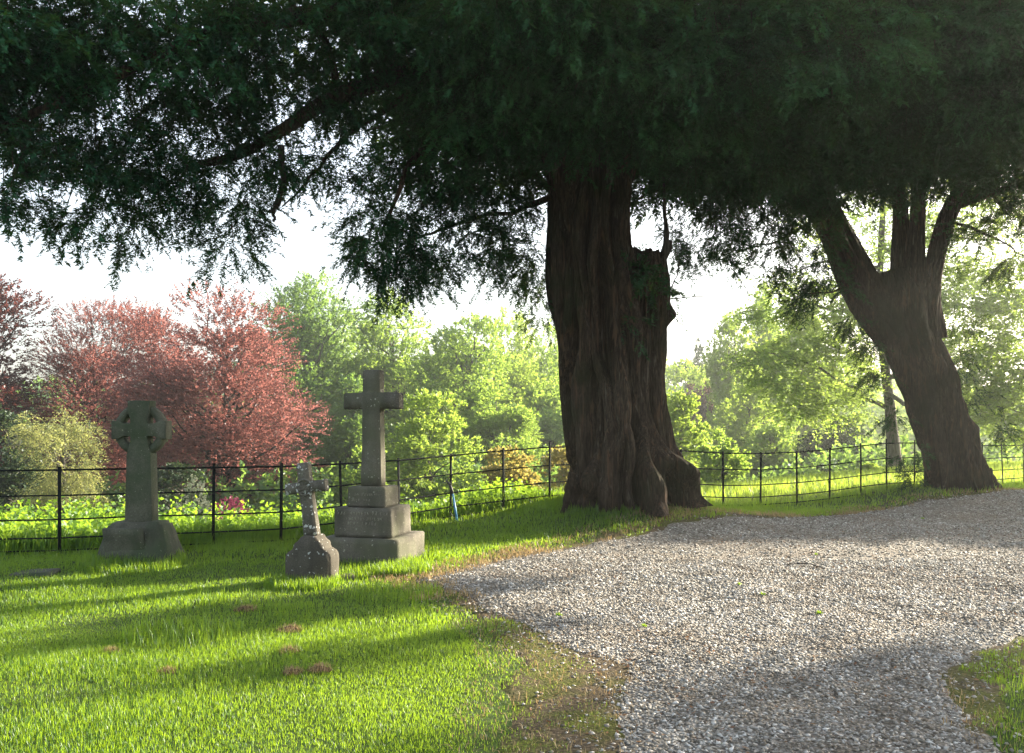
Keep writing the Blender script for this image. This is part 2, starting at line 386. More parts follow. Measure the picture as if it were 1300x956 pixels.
# ------------------------------------------------------------------ grass
STONES_XY = []
def blades(b, x, y, z, h, w, lean=.45, mat=0):
    n = len(x)
    a = RNG.uniform(0, 2 * pi, n); d = np.stack([np.cos(a), np.sin(a), np.zeros(n)], -1)
    sd = np.stack([-np.sin(a), np.cos(a), np.zeros(n)], -1)
    l = np.abs(RNG.normal(0, lean, n))[:, None]
    o = np.stack([x, y, z], -1); up = np.array([0, 0, 1.])
    w = w[:, None]; h = h[:, None]
    p1 = o + up * h * .55 + d * h * .22 * l; p2 = o + up * h * (1 - .22 * l ** 2).clip(.25) + d * h * .85 * l
    v = np.stack([o - sd * w, o + sd * w, p1 - sd * w * .8, p1 + sd * w * .8, p2], 1)
    i = np.arange(n)[:, None] * 5
    b.add(v.reshape(-1, 3), (i + np.array([[0, 1, 3, 2]])), mat)
    b.v.append(np.zeros((0, 3), np.float32)); base = b.n - n * 5
    b.loops.append((i + np.array([[2, 3, 4]]) + base).astype(np.int32).ravel()); b.tot.append(np.full(n, 3, np.int32)); b.mi.append(np.full(n, mat, np.int32))
b = MB()
for (n, y0, y1, hh, ww) in ((460000, 3.7, 7.5, .033, .0018), (300000, 7.5, 11, .037, .0027), (300000, 11, 17, .048, .0046), (260000, 16, 26, .06, .0070)):
    x, y = scatter(n, -(.64 * y1 + 1), .64 * y1 + 1, y0, y1)
    g = vsd(x, y); g2 = gsd(x, y)
    fy = fence_y(x)
    patch = fbm(x * .9, y * .9, 0, 41)
    thin = np.clip(.85 + .5 * patch, .25, 1) * sstep(-.02, -.45, g) 
    thin = np.maximum(thin, np.where(g < 0, .35, 0) * (RNG.random(len(x)) < .6))
    thin = np.where((g > 0) & (g2 < -.06), .42 * (fbm(x * 2, y * 2, 0, 44) > -.08), thin)
    k = (RNG.random(len(x)) < thin) & (y < fy + .5) & (g2 < -.02)
    x, y = x[k], y[k]
    near = np.exp(-((y - fence_y(x)) / .35) ** 2)
    h = hh * RNG.uniform(.55, 1.35, len(x)) * (1 + .35 * fbm(x * .8, y * .8, 0, 43)) * (1 + 1.3 * near) * np.where(RNG.random(len(x)) < .03, 1.9, 1)
    for c, r in ((YEW1, 1.9), (YEW2, 1.9)):
        h *= 1 + .7 * np.exp(-(np.hypot(x - c[0], y - c[1]) / r) ** 4)
    blades(b, x, y, gh(x, y) - .004, h, ww * RNG.uniform(.7, 1.25, len(x)))
# longer tufts round the feet of the stones
for (cx, cy, r, n) in ((-4.62, 10.55, .62, 2600), (-2.28, 9.45, .42, 2600), (-1.95, 10.55, .8, 4200), (-1.3, 10.25, .35, 2200), (-2.75, 7.2, .5, 700), (-1.2, 8.8, .5, 800)):
    a = RNG.uniform(0, 2 * pi, n); rr = r * np.sqrt(RNG.random(n)); x = cx + rr * np.cos(a); y = cy + rr * np.sin(a)
    blades(b, x, y, gh(x, y) - .004, RNG.uniform(.06, .15, n), RNG.uniform(.0022, .0042, n), .5)
tag(b.build('mown_grass', M['grass']), kind='stuff', label='short bright green grass around the graves and yews', cat='grass')

# dry straw and dead leaves along the edge of the drive
b = MB()
x, y = scatter(190000, -2, 14, 8.5, 20)
g = vsd(x, y); g2 = gsd(x, y)
k = (np.abs(g + .04) < .38) & (g2 < .16) & (RNG.random(len(x)) < .9 * np.clip(.65 + fbm(x * .9, y * .9, 0, 51), .12, 1))
x, y = x[k], y[k]
blades(b, x, y, np.maximum(gh(x, y), verge_z(x, y)), RNG.uniform(.03, .085, len(x)), RNG.uniform(.003, .006, len(x)), 1.3)
x, y = scatter(9000, -2, 3, 3.8, 9)
g = vsd(x, y); g2 = gsd(x, y); k = (g > -.3) & (g2 < .12); x, y = x[k], y[k]
blades(b, x, y, np.maximum(gh(x, y), verge_z(x, y)), RNG.uniform(.02, .06, len(x)), RNG.uniform(.0015, .003, len(x)), 1.5)
tag(b.build('dry_grass', M['straw']), kind='stuff', label='dry straw coloured grass along the edge of the drive', cat='dry grass')
b = MB()
x, y = scatter(34000, -2, 13, 3.8, 20)
g2 = gsd(x, y); k = (g2 > -.5) & (RNG.random(len(x)) < .35 + .7 * fbm(x * .5, y * .5, 0, 61)); x, y = x[k], y[k]
z = np.maximum(np.maximum(gh(x, y), verge_z(x, y)), gravel_z(x, y)) + .022
n = len(x); a = RNG.uniform(0, 2 * pi, n); s = RNG.uniform(.006, .022, n); d = np.stack([np.cos(a), np.sin(a), RNG.normal(0, .3, n)], -1) * s[:, None]
e = np.stack([-np.sin(a), np.cos(a), RNG.normal(0, .3, n)], -1) * (s * .45)[:, None]; o = np.stack([x, y, z], -1)
b.add(np.stack([o - d, o + e, o + d, o - e], 1).reshape(-1, 3), np.arange(n * 4).reshape(-1, 4))
tag(b.build('fallen_leaves', M['litter']), kind='stuff', label='small brown fallen leaves scattered on the gravel', cat='leaf litter')

# ------------------------------------------------------------------ leafy sprays
def sprays(b, S, D, L, k, ll, lw, spread=.95, droop=.15, mat=0, rnd=.25, tri=False, axisup=.0):
    """twigs of length L from S along D, each with k leaves set alternately along it"""
    n = len(S)
    if n == 0: return
    D = norm(D); L = np.broadcast_to(np.asarray(L, float), (n,))
    up = np.array([0, 0, 1.])
    A = np.cross(D, up + RNG.normal(0, .35, (n, 3))); A = norm(A)
    t = (np.arange(k) + .5) / k
    t = t[None] + RNG.uniform(-.3, .3, (n, k)) / k
    pos = S[:, None] + D[:, None] * (L[:, None] * t)[..., None]
    pos[..., 2] -= droop * L[:, None] * t ** 2
    sgn = np.where(np.arange(k) % 2 == 0, 1., -1.)[None, :, None]
    ld = norm(D[:, None] * cos(spread) + A[:, None] * sgn * sin(spread) + RNG.normal(0, rnd, (n, k, 3)) + up * axisup)
    nn = np.cross(D, A)[:, None] + RNG.normal(0, rnd * 1.6, (n, k, 3))
    wd = norm(np.cross(ld, nn))
    sz = RNG.uniform(.65, 1.25, (n, k, 1))
    l = ll * sz; w = lw * sz * .5
    if tri:
        v = np.stack([pos - wd * w, pos + wd * w, pos + ld * l], 2).reshape(-1, 3)
        b.add(v, np.arange(len(v)).reshape(-1, 3), mat)
    else:
        v = np.stack([pos, pos + ld * l * .45 + wd * w, pos + ld * l, pos + ld * l * .45 - wd * w], 2).reshape(-1, 3)
        b.add(v, np.arange(len(v)).reshape(-1, 4), mat)
def twigs(b, S, D, L, r, droop=.15, mat=1):
    """thin three-sided twig wood, two segments"""
    n = len(S)
    if n == 0: return
    D = norm(D); L = np.broadcast_to(np.asarray(L, float), (n,))[:, None]
    A = norm(np.cross(D, [0.2, .3, 1.])); B = np.cross(D, A)
    rings = []
    for t, q in ((0, 1), (.5, .7), (1, .25)):
        c = S + D * L * t; c[:, 2] -= droop * L[:, 0] * t * t
        for a in (0, 2.1, 4.2): rings.append(c + (A * cos(a) + B * sin(a)) * r * q)
    v = np.stack(rings, 1).reshape(-1, 3)
    f = []
    for s in (0, 3):
        for j in range(3): f.append([s + j, s + (j + 1) % 3, s + 3 + (j + 1) % 3, s + 3 + j])
    b.add(v, (np.arange(n)[:, None, None] * 9 + np.array(f)[None]).reshape(-1, 4), mat)
def rand_dirs(n): return norm(RNG.normal(0, 1, (n, 3)))
def ell(n, c, r, shell=.0):
    u = rand_dirs(n); q = RNG.random(n) ** (1 / 3.)
    q = shell + (1 - shell) * q
    return np.asarray(c) + u * q[:, None] * np.asarray(r), u

def yew_pad(b, c, r, n, droop=.35, Lb=(.22, .55), ll=.052, lw=.024, shoots=9, k=8, per=9, lm=0):
    """a bough of yew: clumps of short branchlets with flat rows of shoots, each shoot with needles"""
    nc = max(2, n * 2 // per)
    Cc, u0 = ell(nc, c, r)
    cr = RNG.uniform(.14, .34, nc)
    i = np.repeat(np.arange(nc), per); n = len(i)
    u = rand_dirs(n); u[:, 2] = u[:, 2] * .8 - .15
    S = Cc[i] + u * (cr[i] * RNG.random(n) ** .5 * .6)[:, None]
    dr = norm(u * .9 + u0[i] * np.array([.6, .6, .2]) + RNG.normal(0, .25, (n, 3)) + np.array([0, 0, -droop]))
    L = RNG.uniform(*Lb, n)
    twigs(b, S, dr, L, .004, .25)
    # hanging twig that carries the clump
    twigs(b, Cc + np.array([0, 0, .35]), u0 * .4 + np.array([0, 0, -1.]), .5, .007, .0)
    t = np.linspace(.1, 1, shoots)[None] + RNG.uniform(-.03, .03, (n, shoots))
    A = norm(np.cross(dr, np.array([0, 0, 1.]) + RNG.normal(0, .35, (n, 3))))
    pos = S[:, None] + dr[:, None] * (L[:, None] * t)[..., None]; pos[..., 2] -= .25 * L[:, None] * t * t
    sg = np.where(np.arange(shoots) % 2 == 0, 1., -1.)[None, :, None]
    sd = norm(dr[:, None] * .75 + A[:, None] * sg * .75 + RNG.normal(0, .25, (n, shoots, 3)) + np.array([0, 0, -.18]))
    SL = (.17 - .08 * t) * RNG.uniform(.7, 1.3, (n, shoots))
    sprays(b, pos.reshape(-1, 3), sd.reshape(-1, 3), SL.ravel(), k, ll, lw, .85, .25, lm, .2, True)

# ------------------------------------------------------------------ fluted yew trunks
def fluted(b, pts, rad, ncol=11, depth=.30, nt=260, ns=240, twist=.25, seed=1, lumps=(), flare=.0, flare_h=.8, capjag=0.0, squash=1.0):
    """trunk of fused upright stems: a tube whose cross section is a ring of rounded columns with deep creases between"""
    pts = np.asarray(pts, float); rad = np.asarray(rad, float)
    rg = np.random.default_rng(seed)
    s0 = np.concatenate([[0], np.cumsum(np.linalg.norm(np.diff(pts, axis=0), axis=1))])
    s = np.linspace(0, s0[-1], ns)
    # smooth resample (cubic-ish through repeated averaging)
    ctr = np.stack([np.interp(s, s0, pts[:, i]) for i in range(3)], -1); r = np.interp(s, s0, rad)
    ker = np.hanning(max(5, ns // 7) | 1); ker /= ker.sum(); hw = len(ker) // 2
    def sm(a):
        ext = np.concatenate([2 * a[0] - a[hw:0:-1], a, 2 * a[-1] - a[-2:-hw - 2:-1]]); return np.convolve(ext, ker, 'valid')
    ctr = np.stack([sm(ctr[:, i]) for i in range(3)], -1); r = sm(r)
    T = norm(np.gradient(ctr, axis=0))
    X = norm(np.array([1., 0, 0]) - T * T[:, :1]); Y = np.cross(T, X)       # X right, Y away from camera
    th = np.linspace(0, 2 * pi, nt, endpoint=False)
    TH, S = np.meshgrid(th, s)
    prof = np.zeros_like(TH)
    for i in range(ncol):
        t0 = (i + rg.uniform(-.28, .28)) * 2 * pi / ncol
        w = 2 * pi / ncol * rg.uniform(.46, .80)
        a = rg.uniform(.35, 1.0)
        ti = t0 + twist * S + .16 * np.sin(S * rg.uniform(.8, 1.8) + rg.uniform(0, 6)) + .07 * np.sin(S * rg.uniform(2.5, 4.5) + rg.uniform(0, 6))
        ww = w * (1 + .25 * np.sin(S * rg.uniform(.7, 1.6) + rg.uniform(0, 6)))
        aa = a * (1 + .28 * np.sin(S * rg.uniform(.8, 2.2) + rg.uniform(0, 6))) * (1 + flare * rg.uniform(.3, 1.8) * np.exp(-S / (flare_h * .55)))
        d = (TH - ti + pi) % (2 * pi) - pi
        prof = np.maximum(prof, aa * np.clip(1 - (d / ww) ** 2, 0, 1) ** .6)
    R = r[:, None] * (1 - depth + depth * prof * 1.32) * (1 + flare * .5 * np.exp(-S / (flare_h * .7)))
    cx, sx = np.cos(TH), np.sin(TH)
    R *= 1 + .030 * fbm(cx * 3.2 + 5, sx * 3.2, S * .9, seed + 3) 
    R += .030 * fbm(cx * 10, sx * 10, S * .8, seed + 5) * (.6 + .5 * vnoise(cx * 2, sx * 2, S * 2, seed + 6)) * np.minimum(1, r[:, None] / .3)
    tw = twist * S
    cr_, sr_ = np.cos(TH - tw), np.sin(TH - tw)
    wv = .35 * vnoise(cr_ * 3, sr_ * 3, S * 1.4, seed + 11)
    rid = 1 - np.abs(vnoise(cr_ * 9 + wv, sr_ * 9 + wv, S * .55, seed + 12)) * 2.0
    rid2 = 1 - np.abs(vnoise(cr_ * 21 + wv, sr_ * 21 - wv, S * 1.2, seed + 13)) * 2.0
    sc_ = np.minimum(1, r[:, None] / .5)
    R += sc_ * (.024 * np.clip(rid, -.6, 1) + .013 * np.clip(rid2, -.6, 1))
    for (ang, h, wa, wh, amp) in lumps:
        d = (TH - ang + pi) % (2 * pi) - pi
        q = np.exp(-(d / wa) ** 2 - ((S - h) / wh) ** 2)
        R = R + amp * q * (1 + .35 * np.sin(d * 9 + (S - h) * 7))
    V = ctr[:, None] + X[:, None] * (R * cx)[..., None] + Y[:, None] * (R * sx * squash)[..., None]
    if capjag:
        e = sstep(.86, 1, S / s[-1])
        V = V + T[:, None] * (e * capjag * fbm(cx * 2.5, sx * 2.5, 0, seed + 9))[..., None]
    i = np.arange(ns - 1)[:, None] * nt; j = np.arange(nt)[None]; j2 = (j + 1) % nt
    f = np.stack([i + j, i + j2, i + nt + j2, i + nt + j], -1).reshape(-1, 4)
    b.add(V.reshape(-1, 3), f)
    top = V[-1].mean(0) - T[-1] * (.15 * r[-1]); nb = len(V[-1])
    vv = np.concatenate([V[-1], top[None]]); jj = np.arange(nb)
    b.add(vv, np.stack([jj, (jj + 1) % nb, np.full(nb, nb)], -1))
def limb(b, pts, r0, r1, seed=0, n=10, m=26, wob=.05):
    pts = np.asarray(pts, float)
    s0 = np.linspace(0, 1, len(pts)); s = np.linspace(0, 1, m)
    c = np.stack([np.interp(s, s0, pts[:, i]) for i in range(3)], -1)
    for _ in range(3): c[1:-1] = .25 * c[:-2] + .5 * c[1:-1] + .25 * c[2:]
    c = c + wob * np.stack([fbm(s * 6, i * 7., seed, 71) for i in range(3)], -1) * np.minimum(1, s * 4)[:, None]
    r = (r0 + (r1 - r0) * s ** .8) * (1 + .12 * vnoise(s * 11, seed, 0, 3))
    b.tube(c, r, n)
    return c

# ---- main yew
root1 = empty('yew_tree', (YEW1[0], YEW1[1], float(gh(*YEW1))),
              label='huge old yew with thick fluted trunk and swollen root base, centre of the photo', cat='tree', group='old yews along the fence')
OFF1 = np.array(root1.location)
def T1(px, py, d=15.2): return P(px, py, d) - OFF1
b = MB()
prof = [(648, 794, 66), (636, 793, 65), (610, 790, 64), (580, 787, 66), (555, 784, 65), (530, 778, 60), (500, 774, 57), (450, 766, 55), (400, 760, 55), (340, 752, 54), (280, 748, 54), (220, 745, 55), (160, 743, 57), (90, 742, 62), (20, 742, 60), (-60, 745, 50), (-140, 750, 30)]
fluted(b, [T1(x, y) for y, x, w in prof], [w * float(np.interp(y, [200, 330, 420, 640], [.97, .93, .87, .86])) / F * 15.2 for y, x, w in prof], 21, .47, 620, 460, .10, 4,
       lumps=((-2.35, .55, .42, .42, .30), (-.75, .62, .50, .36, .34), (-1.55, .2, .25, .25, .12), (.2, .5, .5, .4, .18)), flare=.34, flare_h=.75)
stub = [(640, 818, 52), (600, 822, 42), (540, 820, 32), (480, 815, 30), (420, 814, 34), (370, 816, 36), (342, 820, 32), (320, 824, 23)]
fluted(b, [T1(x, y, 15.35) for y, x, w in stub], [w * .92 / F * 15.3 for y, x, w in stub], 12, .38, 280, 240, -.12, 8, flare=.2, flare_h=.6, capjag=.14,
       lumps=((0, 3.35, .55, .16, .16), (.3, 1.25, .5, .12, .07)))
b.build('trunk', M['yew_bark'], root1, smooth=True)
for pts, r in (([(846, 600), (862, 618), (868, 640), (860, 655)], .035), ([(858, 612), (872, 622), (880, 640), (893, 650)], .06), ([(848, 618), (852, 634), (846, 640), (840, 632)], .022),
               ([(842, 628), (850, 640), (862, 650)], .022), ([(727, 600), (722, 622), (720, 640), (712, 655)], .07), ([(780, 606), (775, 625), (780, 650)], .05)):
    rb = MB(); limb(rb, [T1(px, py, 14.35 if px < 800 else 14.7) for px, py in pts], r, r * .6, int(pts[0][0]), 10, 24, .02)
    rb.build('root', M['yew_bark'], root1, smooth=True)
LIMBS1 = [   # (points px,py,depth), r0, r1
    ([(735, 120, 15), (690, 95, 14.6), (620, 80, 14), (540, 85, 13.4), (460, 100, 12.8), (400, 140, 12.4), (350, 180, 12.2), (290, 205, 12), (220, 225, 11.8)], .26, .035),
    ([(720, 200, 15.1), (690, 190, 15), (640, 170, 14.8), (580, 165, 14.4), (530, 190, 14), (500, 240, 13.8), (480, 300, 13.6)], .15, .02),
    ([(735, 60, 15), (640, 10, 14), (500, 0, 13), (350, 20, 12), (200, 60, 11), (80, 130, 10.4), (-40, 175, 10)], .22, .04),
    ([(770, 90, 14.8), (820, 60, 13.6), (900, 40, 13.8), (1000, 30, 14.6), (1100, 30, 15.2)], .2, .04),
    ([(780, 180, 15.4), (830, 195, 16), (890, 190, 16.6), (960, 215, 17.2)], .13, .02),
    ([(742, 40, 15), (760, -60, 13), (720, -120, 10.6), (650, -160, 8.5)], .22, .05),
    ([(745, 0, 15.6), (690, -60, 17), (600, -80, 18.6), (480, -60, 20)], .2, .05),
    ([(430, 120, 12.7), (420, 60, 12.4), (380, 10, 12), (330, -40, 11.6)], .07, .02),
    ([(560, 85, 13.6), (500, 130, 13.4), (430, 175, 13), (400, 215, 12.8), (360, 260, 12.6)], .06, .012),
    ([(700, 250, 15), (650, 270, 15.4), (600, 275, 15.8), (540, 300, 16), (480, 330, 16)], .06, .012),
    ([(660, 90, 14.3), (600, 130, 14.8), (540, 150, 15.2), (460, 170, 15.6)], .09, .02),
]
for i, (pp, r0, r1) in enumerate(LIMBS1):
    lb = MB(); limb(lb, [P(*q) - OFF1 for q in pp], r0, r1, i); lb.build('limb', M['yew_bark'], root1, smooth=True)
# the dead forked limb hanging in the gap, and the dead snag beside the stub
for pp, r0, r1 in (([(357, 185, 12.2), (358, 215, 12.2), (361, 235, 12.2), (356, 252, 12.2), (347, 266, 12.2), (339, 270, 12.2)], .05, .028), ([(357, 250, 12.2), (350, 266, 12.2), (345, 282, 12.2)], .035, .022),
                   ([(838, 345, 15.4), (842, 320, 15.4), (848, 302, 15.4), (842, 270, 15.4), (843, 225, 15.5)], .09, .02), ([(840, 335, 15.4), (850, 318, 15.4), (852, 306, 15.4)], .05, .03),
                   ([(848, 380, 15.4), (880, 375, 15.6), (930, 372, 16)], .014, .004), ([(850, 370, 15.4), (862, 340, 15.4), (858, 318, 15.4)], .014, .004)):
    lb = MB(); limb(lb, [P(*q) - OFF1 for q in pp], r0, r1, int(pp[0][0]), 8, 18, .02); lb.build('dead_branch', M['dead_bark'], root1, smooth=True)

# boughs of the main yew: (px, py, depth, half width px, half height px, branchlets)
PADS1 = [
    # outer left boughs with sky showing through
    (30, 40, 10.5, 90, 60, 150), (-60, 90, 10.2, 90, 80, 120), (30, 130, 10.4, 70, 40, 60), (15, 225, 10.2, 40, 42, 34), (70, 190, 10.5, 50, 30, 30),
    (60, 225, 10.3, 22, 26, 14),
    (130, 60, 11, 90, 60, 130), (120, 150, 11, 60, 40, 60), (140, 220, 11.2, 50, 42, 52), (150, 280, 11.2, 30, 34, 26), (110, 285, 11, 20, 22, 9), (195, 180, 11.4, 50, 34, 46),
    (240, 60, 11.6, 90, 60, 120), (250, 140, 11.8, 60, 36, 50), (230, 225, 11.8, 48, 36, 46), (285, 250, 12, 38, 40, 44), (295, 312, 12, 22, 26, 20), (200, 250, 11.6, 34, 26, 20),
    (320, 190, 12, 50, 32, 44), (330, 110, 12.2, 60, 40, 50), (340, 40, 12, 90, 50, 90), (385, 190, 12.5, 40, 24, 26), (425, 205, 12.9, 40, 16, 18), (460, 200, 13, 22, 18, 9), (330, 235, 12.1, 22, 22, 12),
    (430, 60, 12.8, 70, 50, 60), (440, 140, 13, 50, 30, 34), (400, 110, 12.6, 40, 30, 24),
    (480, 20, 12.5, 90, 40, 90), (510, 150, 15, 60, 34, 40),
    # drooping mass left of the trunk
    (530, 215, 14.6, 60, 46, 80), (490, 285, 14.2, 46, 34, 62), (520, 330, 14.2, 50, 30, 60), (590, 260, 15, 66, 50, 110), (600, 310, 15.2, 60, 30, 60), (640, 230, 15.4, 50, 60, 90), (650, 315, 15.6, 38, 32, 44),
    (490, 365, 14, 20, 14, 9), (550, 345, 14.4, 30, 20, 18), (455, 265, 13.8, 16, 16, 9), (685, 345, 15.9, 20, 34, 26), (690, 392, 15.9, 16, 22, 16), (620, 345, 15.2, 20, 14, 8), (470, 320, 14, 18, 26, 14),
    # solid crown over the trunk
    (560, 60, 13, 90, 60, 170), (650, 60, 12.6, 90, 60, 190), (620, 140, 13.4, 80, 44, 130), (700, 130, 13.2, 60, 40, 90), (760, 60, 12.2, 90, 60, 190), (790, 130, 13, 60, 34, 100), (740, 10, 11.4, 90, 40, 110),
    (860, 60, 12.2, 90, 60, 190), (850, 140, 13.4, 60, 40, 110), (950, 60, 12, 90, 60, 190), (930, 140, 13.6, 70, 40, 120), (1040, 60, 12.2, 90, 60, 170), (640, 0, 11, 90, 30, 80), (560, 140, 14.6, 60, 40, 70),
    # sprays hanging lower in front of the trunk tops, so the underside is ragged
    (800, 175, 13.4, 26, 34, 26), (705, 185, 13.6, 22, 26, 18), (880, 190, 14, 34, 30, 34), (975, 205, 14.6, 34, 26, 34), (760, 160, 13.2, 30, 18, 18), (620, 190, 14, 26, 26, 26), (1085, 215, 15.8, 26, 26, 22),
    # right of the trunk, open
    (850, 205, 16, 44, 36, 70), (900, 225, 16.4, 60, 40, 110), (870, 290, 16, 34, 26, 24), (915, 290, 16.4, 40, 36, 44), (960, 240, 16.8, 54, 50, 110), (825, 250, 15.9, 22, 24, 20), (820, 345, 14.9, 18, 40, 14), (880, 320, 16.2, 20, 14, 8), (825, 400, 14.95, 14, 50, 10), (800, 390, 14.6, 14, 60, 8),
]
def to_pads(b, pads, off, dep=.9, **kw):
    for (px, py, d, rx, ry, n) in pads:
        c = P(px, py, d) - off
        yew_pad(b, c, (rx / F * d, max(.5, dep * rx / F * d), ry / F * d), n, **kw)
        if d < 15 and n > 60:                              # camera-side sprays, skylight on them painted as a lighter leaf colour
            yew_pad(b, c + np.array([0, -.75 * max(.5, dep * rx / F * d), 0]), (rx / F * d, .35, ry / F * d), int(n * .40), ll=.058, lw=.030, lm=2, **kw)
b = MB()
to_pads(b, PADS1, OFF1)
# the inner and upper crown: bigger, looser sprays that close the canopy overhead
for (c, r, n) in (((1.5, 15.5, 10), (7.5, 7, 3.2), 2600), ((-3, 13, 10.5), (6, 5, 2.6), 700), ((3.5, 15.5, 7.6), (4.5, 4, 1.5), 1500), ((6, 17, 8.2), (4.5, 4, 1.8), 1300), ((.2, 15.8, 7.4), (2.6, 2.6, 1.1), 500)):
    n = int(n * 1.5); S, u = ell(n, np.array(c) - OFF1, r)
    sprays(b, S, rand_dirs(n) + np.array([0, 0, -.3]), .6, 26, .13, .052, .85, .2, 0, .35, True)
b.build('crown', [M['yew_leaf'], M['yew_bark'], M['yew_leaf_lit']], root1)

# ---- leaning yew on the right
root2 = empty('yew_tree', (YEW2[0], YEW2[1], float(gh(*YEW2))),
              label='leaning old yew forking into three stems beside the right end of the fence', cat='tree', group='old yews along the fence')
OFF2 = np.array(root2.location)
def T2(px, py, d=19.0): return P(px, py, d) - OFF2
b = MB()
p2 = [(634, 1224, 50), (615, 1219, 48), (580, 1207, 48), (540, 1196, 46), (500, 1184, 46), (460, 1168, 46), (420, 1150, 47), (390, 1138, 46), (365, 1130, 40), (345, 1125, 30)]
fluted(b, [T2(x, y) for y, x, w in p2], [w * .67 / F * 19 for y, x, w in p2], 15, .46, 480, 360, .30, 21, lumps=((.1, 1.35, .4, .22, .16), (.0, 2.5, .4, .16, .12), (-.7, .8, .3, .5, .10), (-2.4, 1.1, .25, .4, .10), (-1.6, 1.9, .2, .5, .07), (-1.2, 2.9, .25, .3, .07)), flare=.20, flare_h=.8)
b.build('trunk', M['yew_bark'], root2, smooth=True)
for (st, nc, sd) in (([(430, 1140, 30), (390, 1112, 32), (350, 1090, 30), (310, 1070, 28), (270, 1048, 24), (235, 1018, 18), (210, 985, 12), (200, 940, 8)], 11, 31),
                 ([(430, 1165, 28), (390, 1162, 22), (350, 1161, 15), (310, 1163, 12.5), (270, 1165, 11.5), (220, 1166, 10), (150, 1168, 8)], 9, 32),
                 ([(430, 1180, 22), (390, 1178, 17), (350, 1184, 13.5), (310, 1192, 12.5), (270, 1204, 12), (235, 1223, 11), (200, 1252, 9), (160, 1292, 7)], 9, 33),
                 ([(400, 1143, 17), (360, 1143, 15), (320, 1143, 14), (270, 1143, 12), (200, 1136, 9)], 8, 34)):
    sb = MB(); fluted(sb, [T2(x, y, 19.0 + (.15 if sd == 34 else 0)) for y, x, w in st], [w * .78 / F * 19 for y, x, w in st], nc, .32, 140, 200, .2, sd)
    sb.build('stem', M['yew_bark'], root2, smooth=True)
rb = MB(); limb(rb, [T2(1250, 600, 18.9), T2(1262, 615, 18.9), T2(1280, 627, 18.8)], .16, .04, 3, 10, 20, .02); rb.build('root', M['yew_bark'], root2, smooth=True)
LIMBS2 = [
    ([(1000, 222, 18.8), (950, 200, 18.4), (890, 198, 18), (840, 225, 17.6), (800, 262, 17.2)], .10, .02),
    ([(1050, 270, 18.8), (1020, 290, 18.6), (980, 310, 18.2), (930, 318, 18)], .05, .012),
    ([(1240, 225, 19), (1270, 255, 19), (1300, 275, 19), (1340, 290, 19)], .06, .015),
    ([(1205, 280, 19), (1260, 300, 18.6), (1310, 330, 18.2)], .04, .01),
    ([(1168, 220, 19), (1150, 120, 17), (1120, 40, 14.5), (1080, -20, 12.5)], .14, .04),
    ([(1290, 170, 19), (1340, 90, 18), (1400, 40, 17), (1480, 10, 16)], .14, .04),
    ([(1172, 150, 19), (1240, 60, 17), (1300, 0, 15)], .12, .04),
    ([(1215, 260, 19), (1330, 220, 18.8), (1500, 240, 18.4), (1590, 275, 17.9)], .10, .02),  # carries the added shade boughs out of view
    ([(1100, 340, 18.9), (1075, 360, 18.6), (1050, 372, 18.4), (1010, 380, 18.2)], .035, .01),
]
for i, (pp, r0, r1) in enumerate(LIMBS2):
    lb = MB(); limb(lb, [P(*q) - OFF2 for q in pp], r0, r1, i + 40); lb.build('limb', M['yew_bark'], root2, smooth=True)
PADS2 = [
    (1000, 190, 17.6, 70, 44, 170), (1080, 180, 17, 70, 40, 150), (1160, 172, 16.4, 70, 40, 150), (1240, 175, 16.6, 70, 40, 140), (1310, 200, 17, 60, 50, 90),
    (1060, 130, 15, 80, 40, 150), (1150, 120, 14.4, 80, 50, 190), (1240, 110, 14.2, 80, 50, 190), (1310, 110, 14.2, 70, 60, 120), (1140, 40, 13, 90, 50, 170), (1240, 30, 13, 90, 50, 170), (1320, 30, 13, 70, 60, 90),
    (1000, 250, 18, 60, 44, 120), (1010, 310, 18, 44, 28, 44), (960, 300, 17.8, 40, 34, 40), (970, 345, 17.8, 34, 20, 20), (1050, 350, 18.2, 34, 26, 26), (1030, 385, 18.3, 26, 18, 14), (925, 330, 17.6, 26, 20, 12), (1075, 250, 17.8, 40, 30, 46),
    (1130, 205, 17.8, 40, 20, 40), (1210, 200, 17.6, 40, 18, 36), (1268, 235, 18.2, 40, 26, 44), (1150, 240, 18.3, 26, 16, 18), (1190, 235, 18.3, 24, 16, 14), (1225, 300, 18.8, 20, 14, 8), (1310, 255, 18, 50, 40, 90), (1250, 290, 18.8, 44, 24, 40), (1290, 325, 18.6, 40, 18, 22), (1215, 330, 19.4, 30, 14, 12),
    # epicormic sprouts on the trunk
    (1085, 400, 18.9, 18, 22, 16), (1105, 430, 18.9, 20, 22, 18), (1120, 470, 18.9, 18, 24, 14), (1140, 520, 18.9, 16, 26, 12), (1150, 565, 18.9, 14, 26, 9), (1165, 610, 18.6, 9, 14, 6), (1075, 370, 18.8, 18, 16, 10),
    (1215, 440, 19.2, 16, 16, 9), (1222, 465, 19.2, 20, 12, 10), (1212, 405, 19.3, 12, 18, 6), (1262, 545, 19.3, 14, 10, 5), (1225, 505, 19.3, 10, 10, 3),
]
b = MB()
to_pads(b, PADS2, OFF2)
for (c, r, n) in (((10, 19, 10.5), (7, 7, 3.2), 2200), ((8, 17, 8.6), (4, 4, 1.4), 900), ((11.5, 17.5, 8.2), (4, 4, 1.3), 900)):
    n = int(n * 1.5); S, u = ell(n, np.array(c) - OFF2, r)
    sprays(b, S, rand_dirs(n) + np.array([0, 0, -.3]), .6, 26, .13, .052, .85, .2, 0, .35, True)
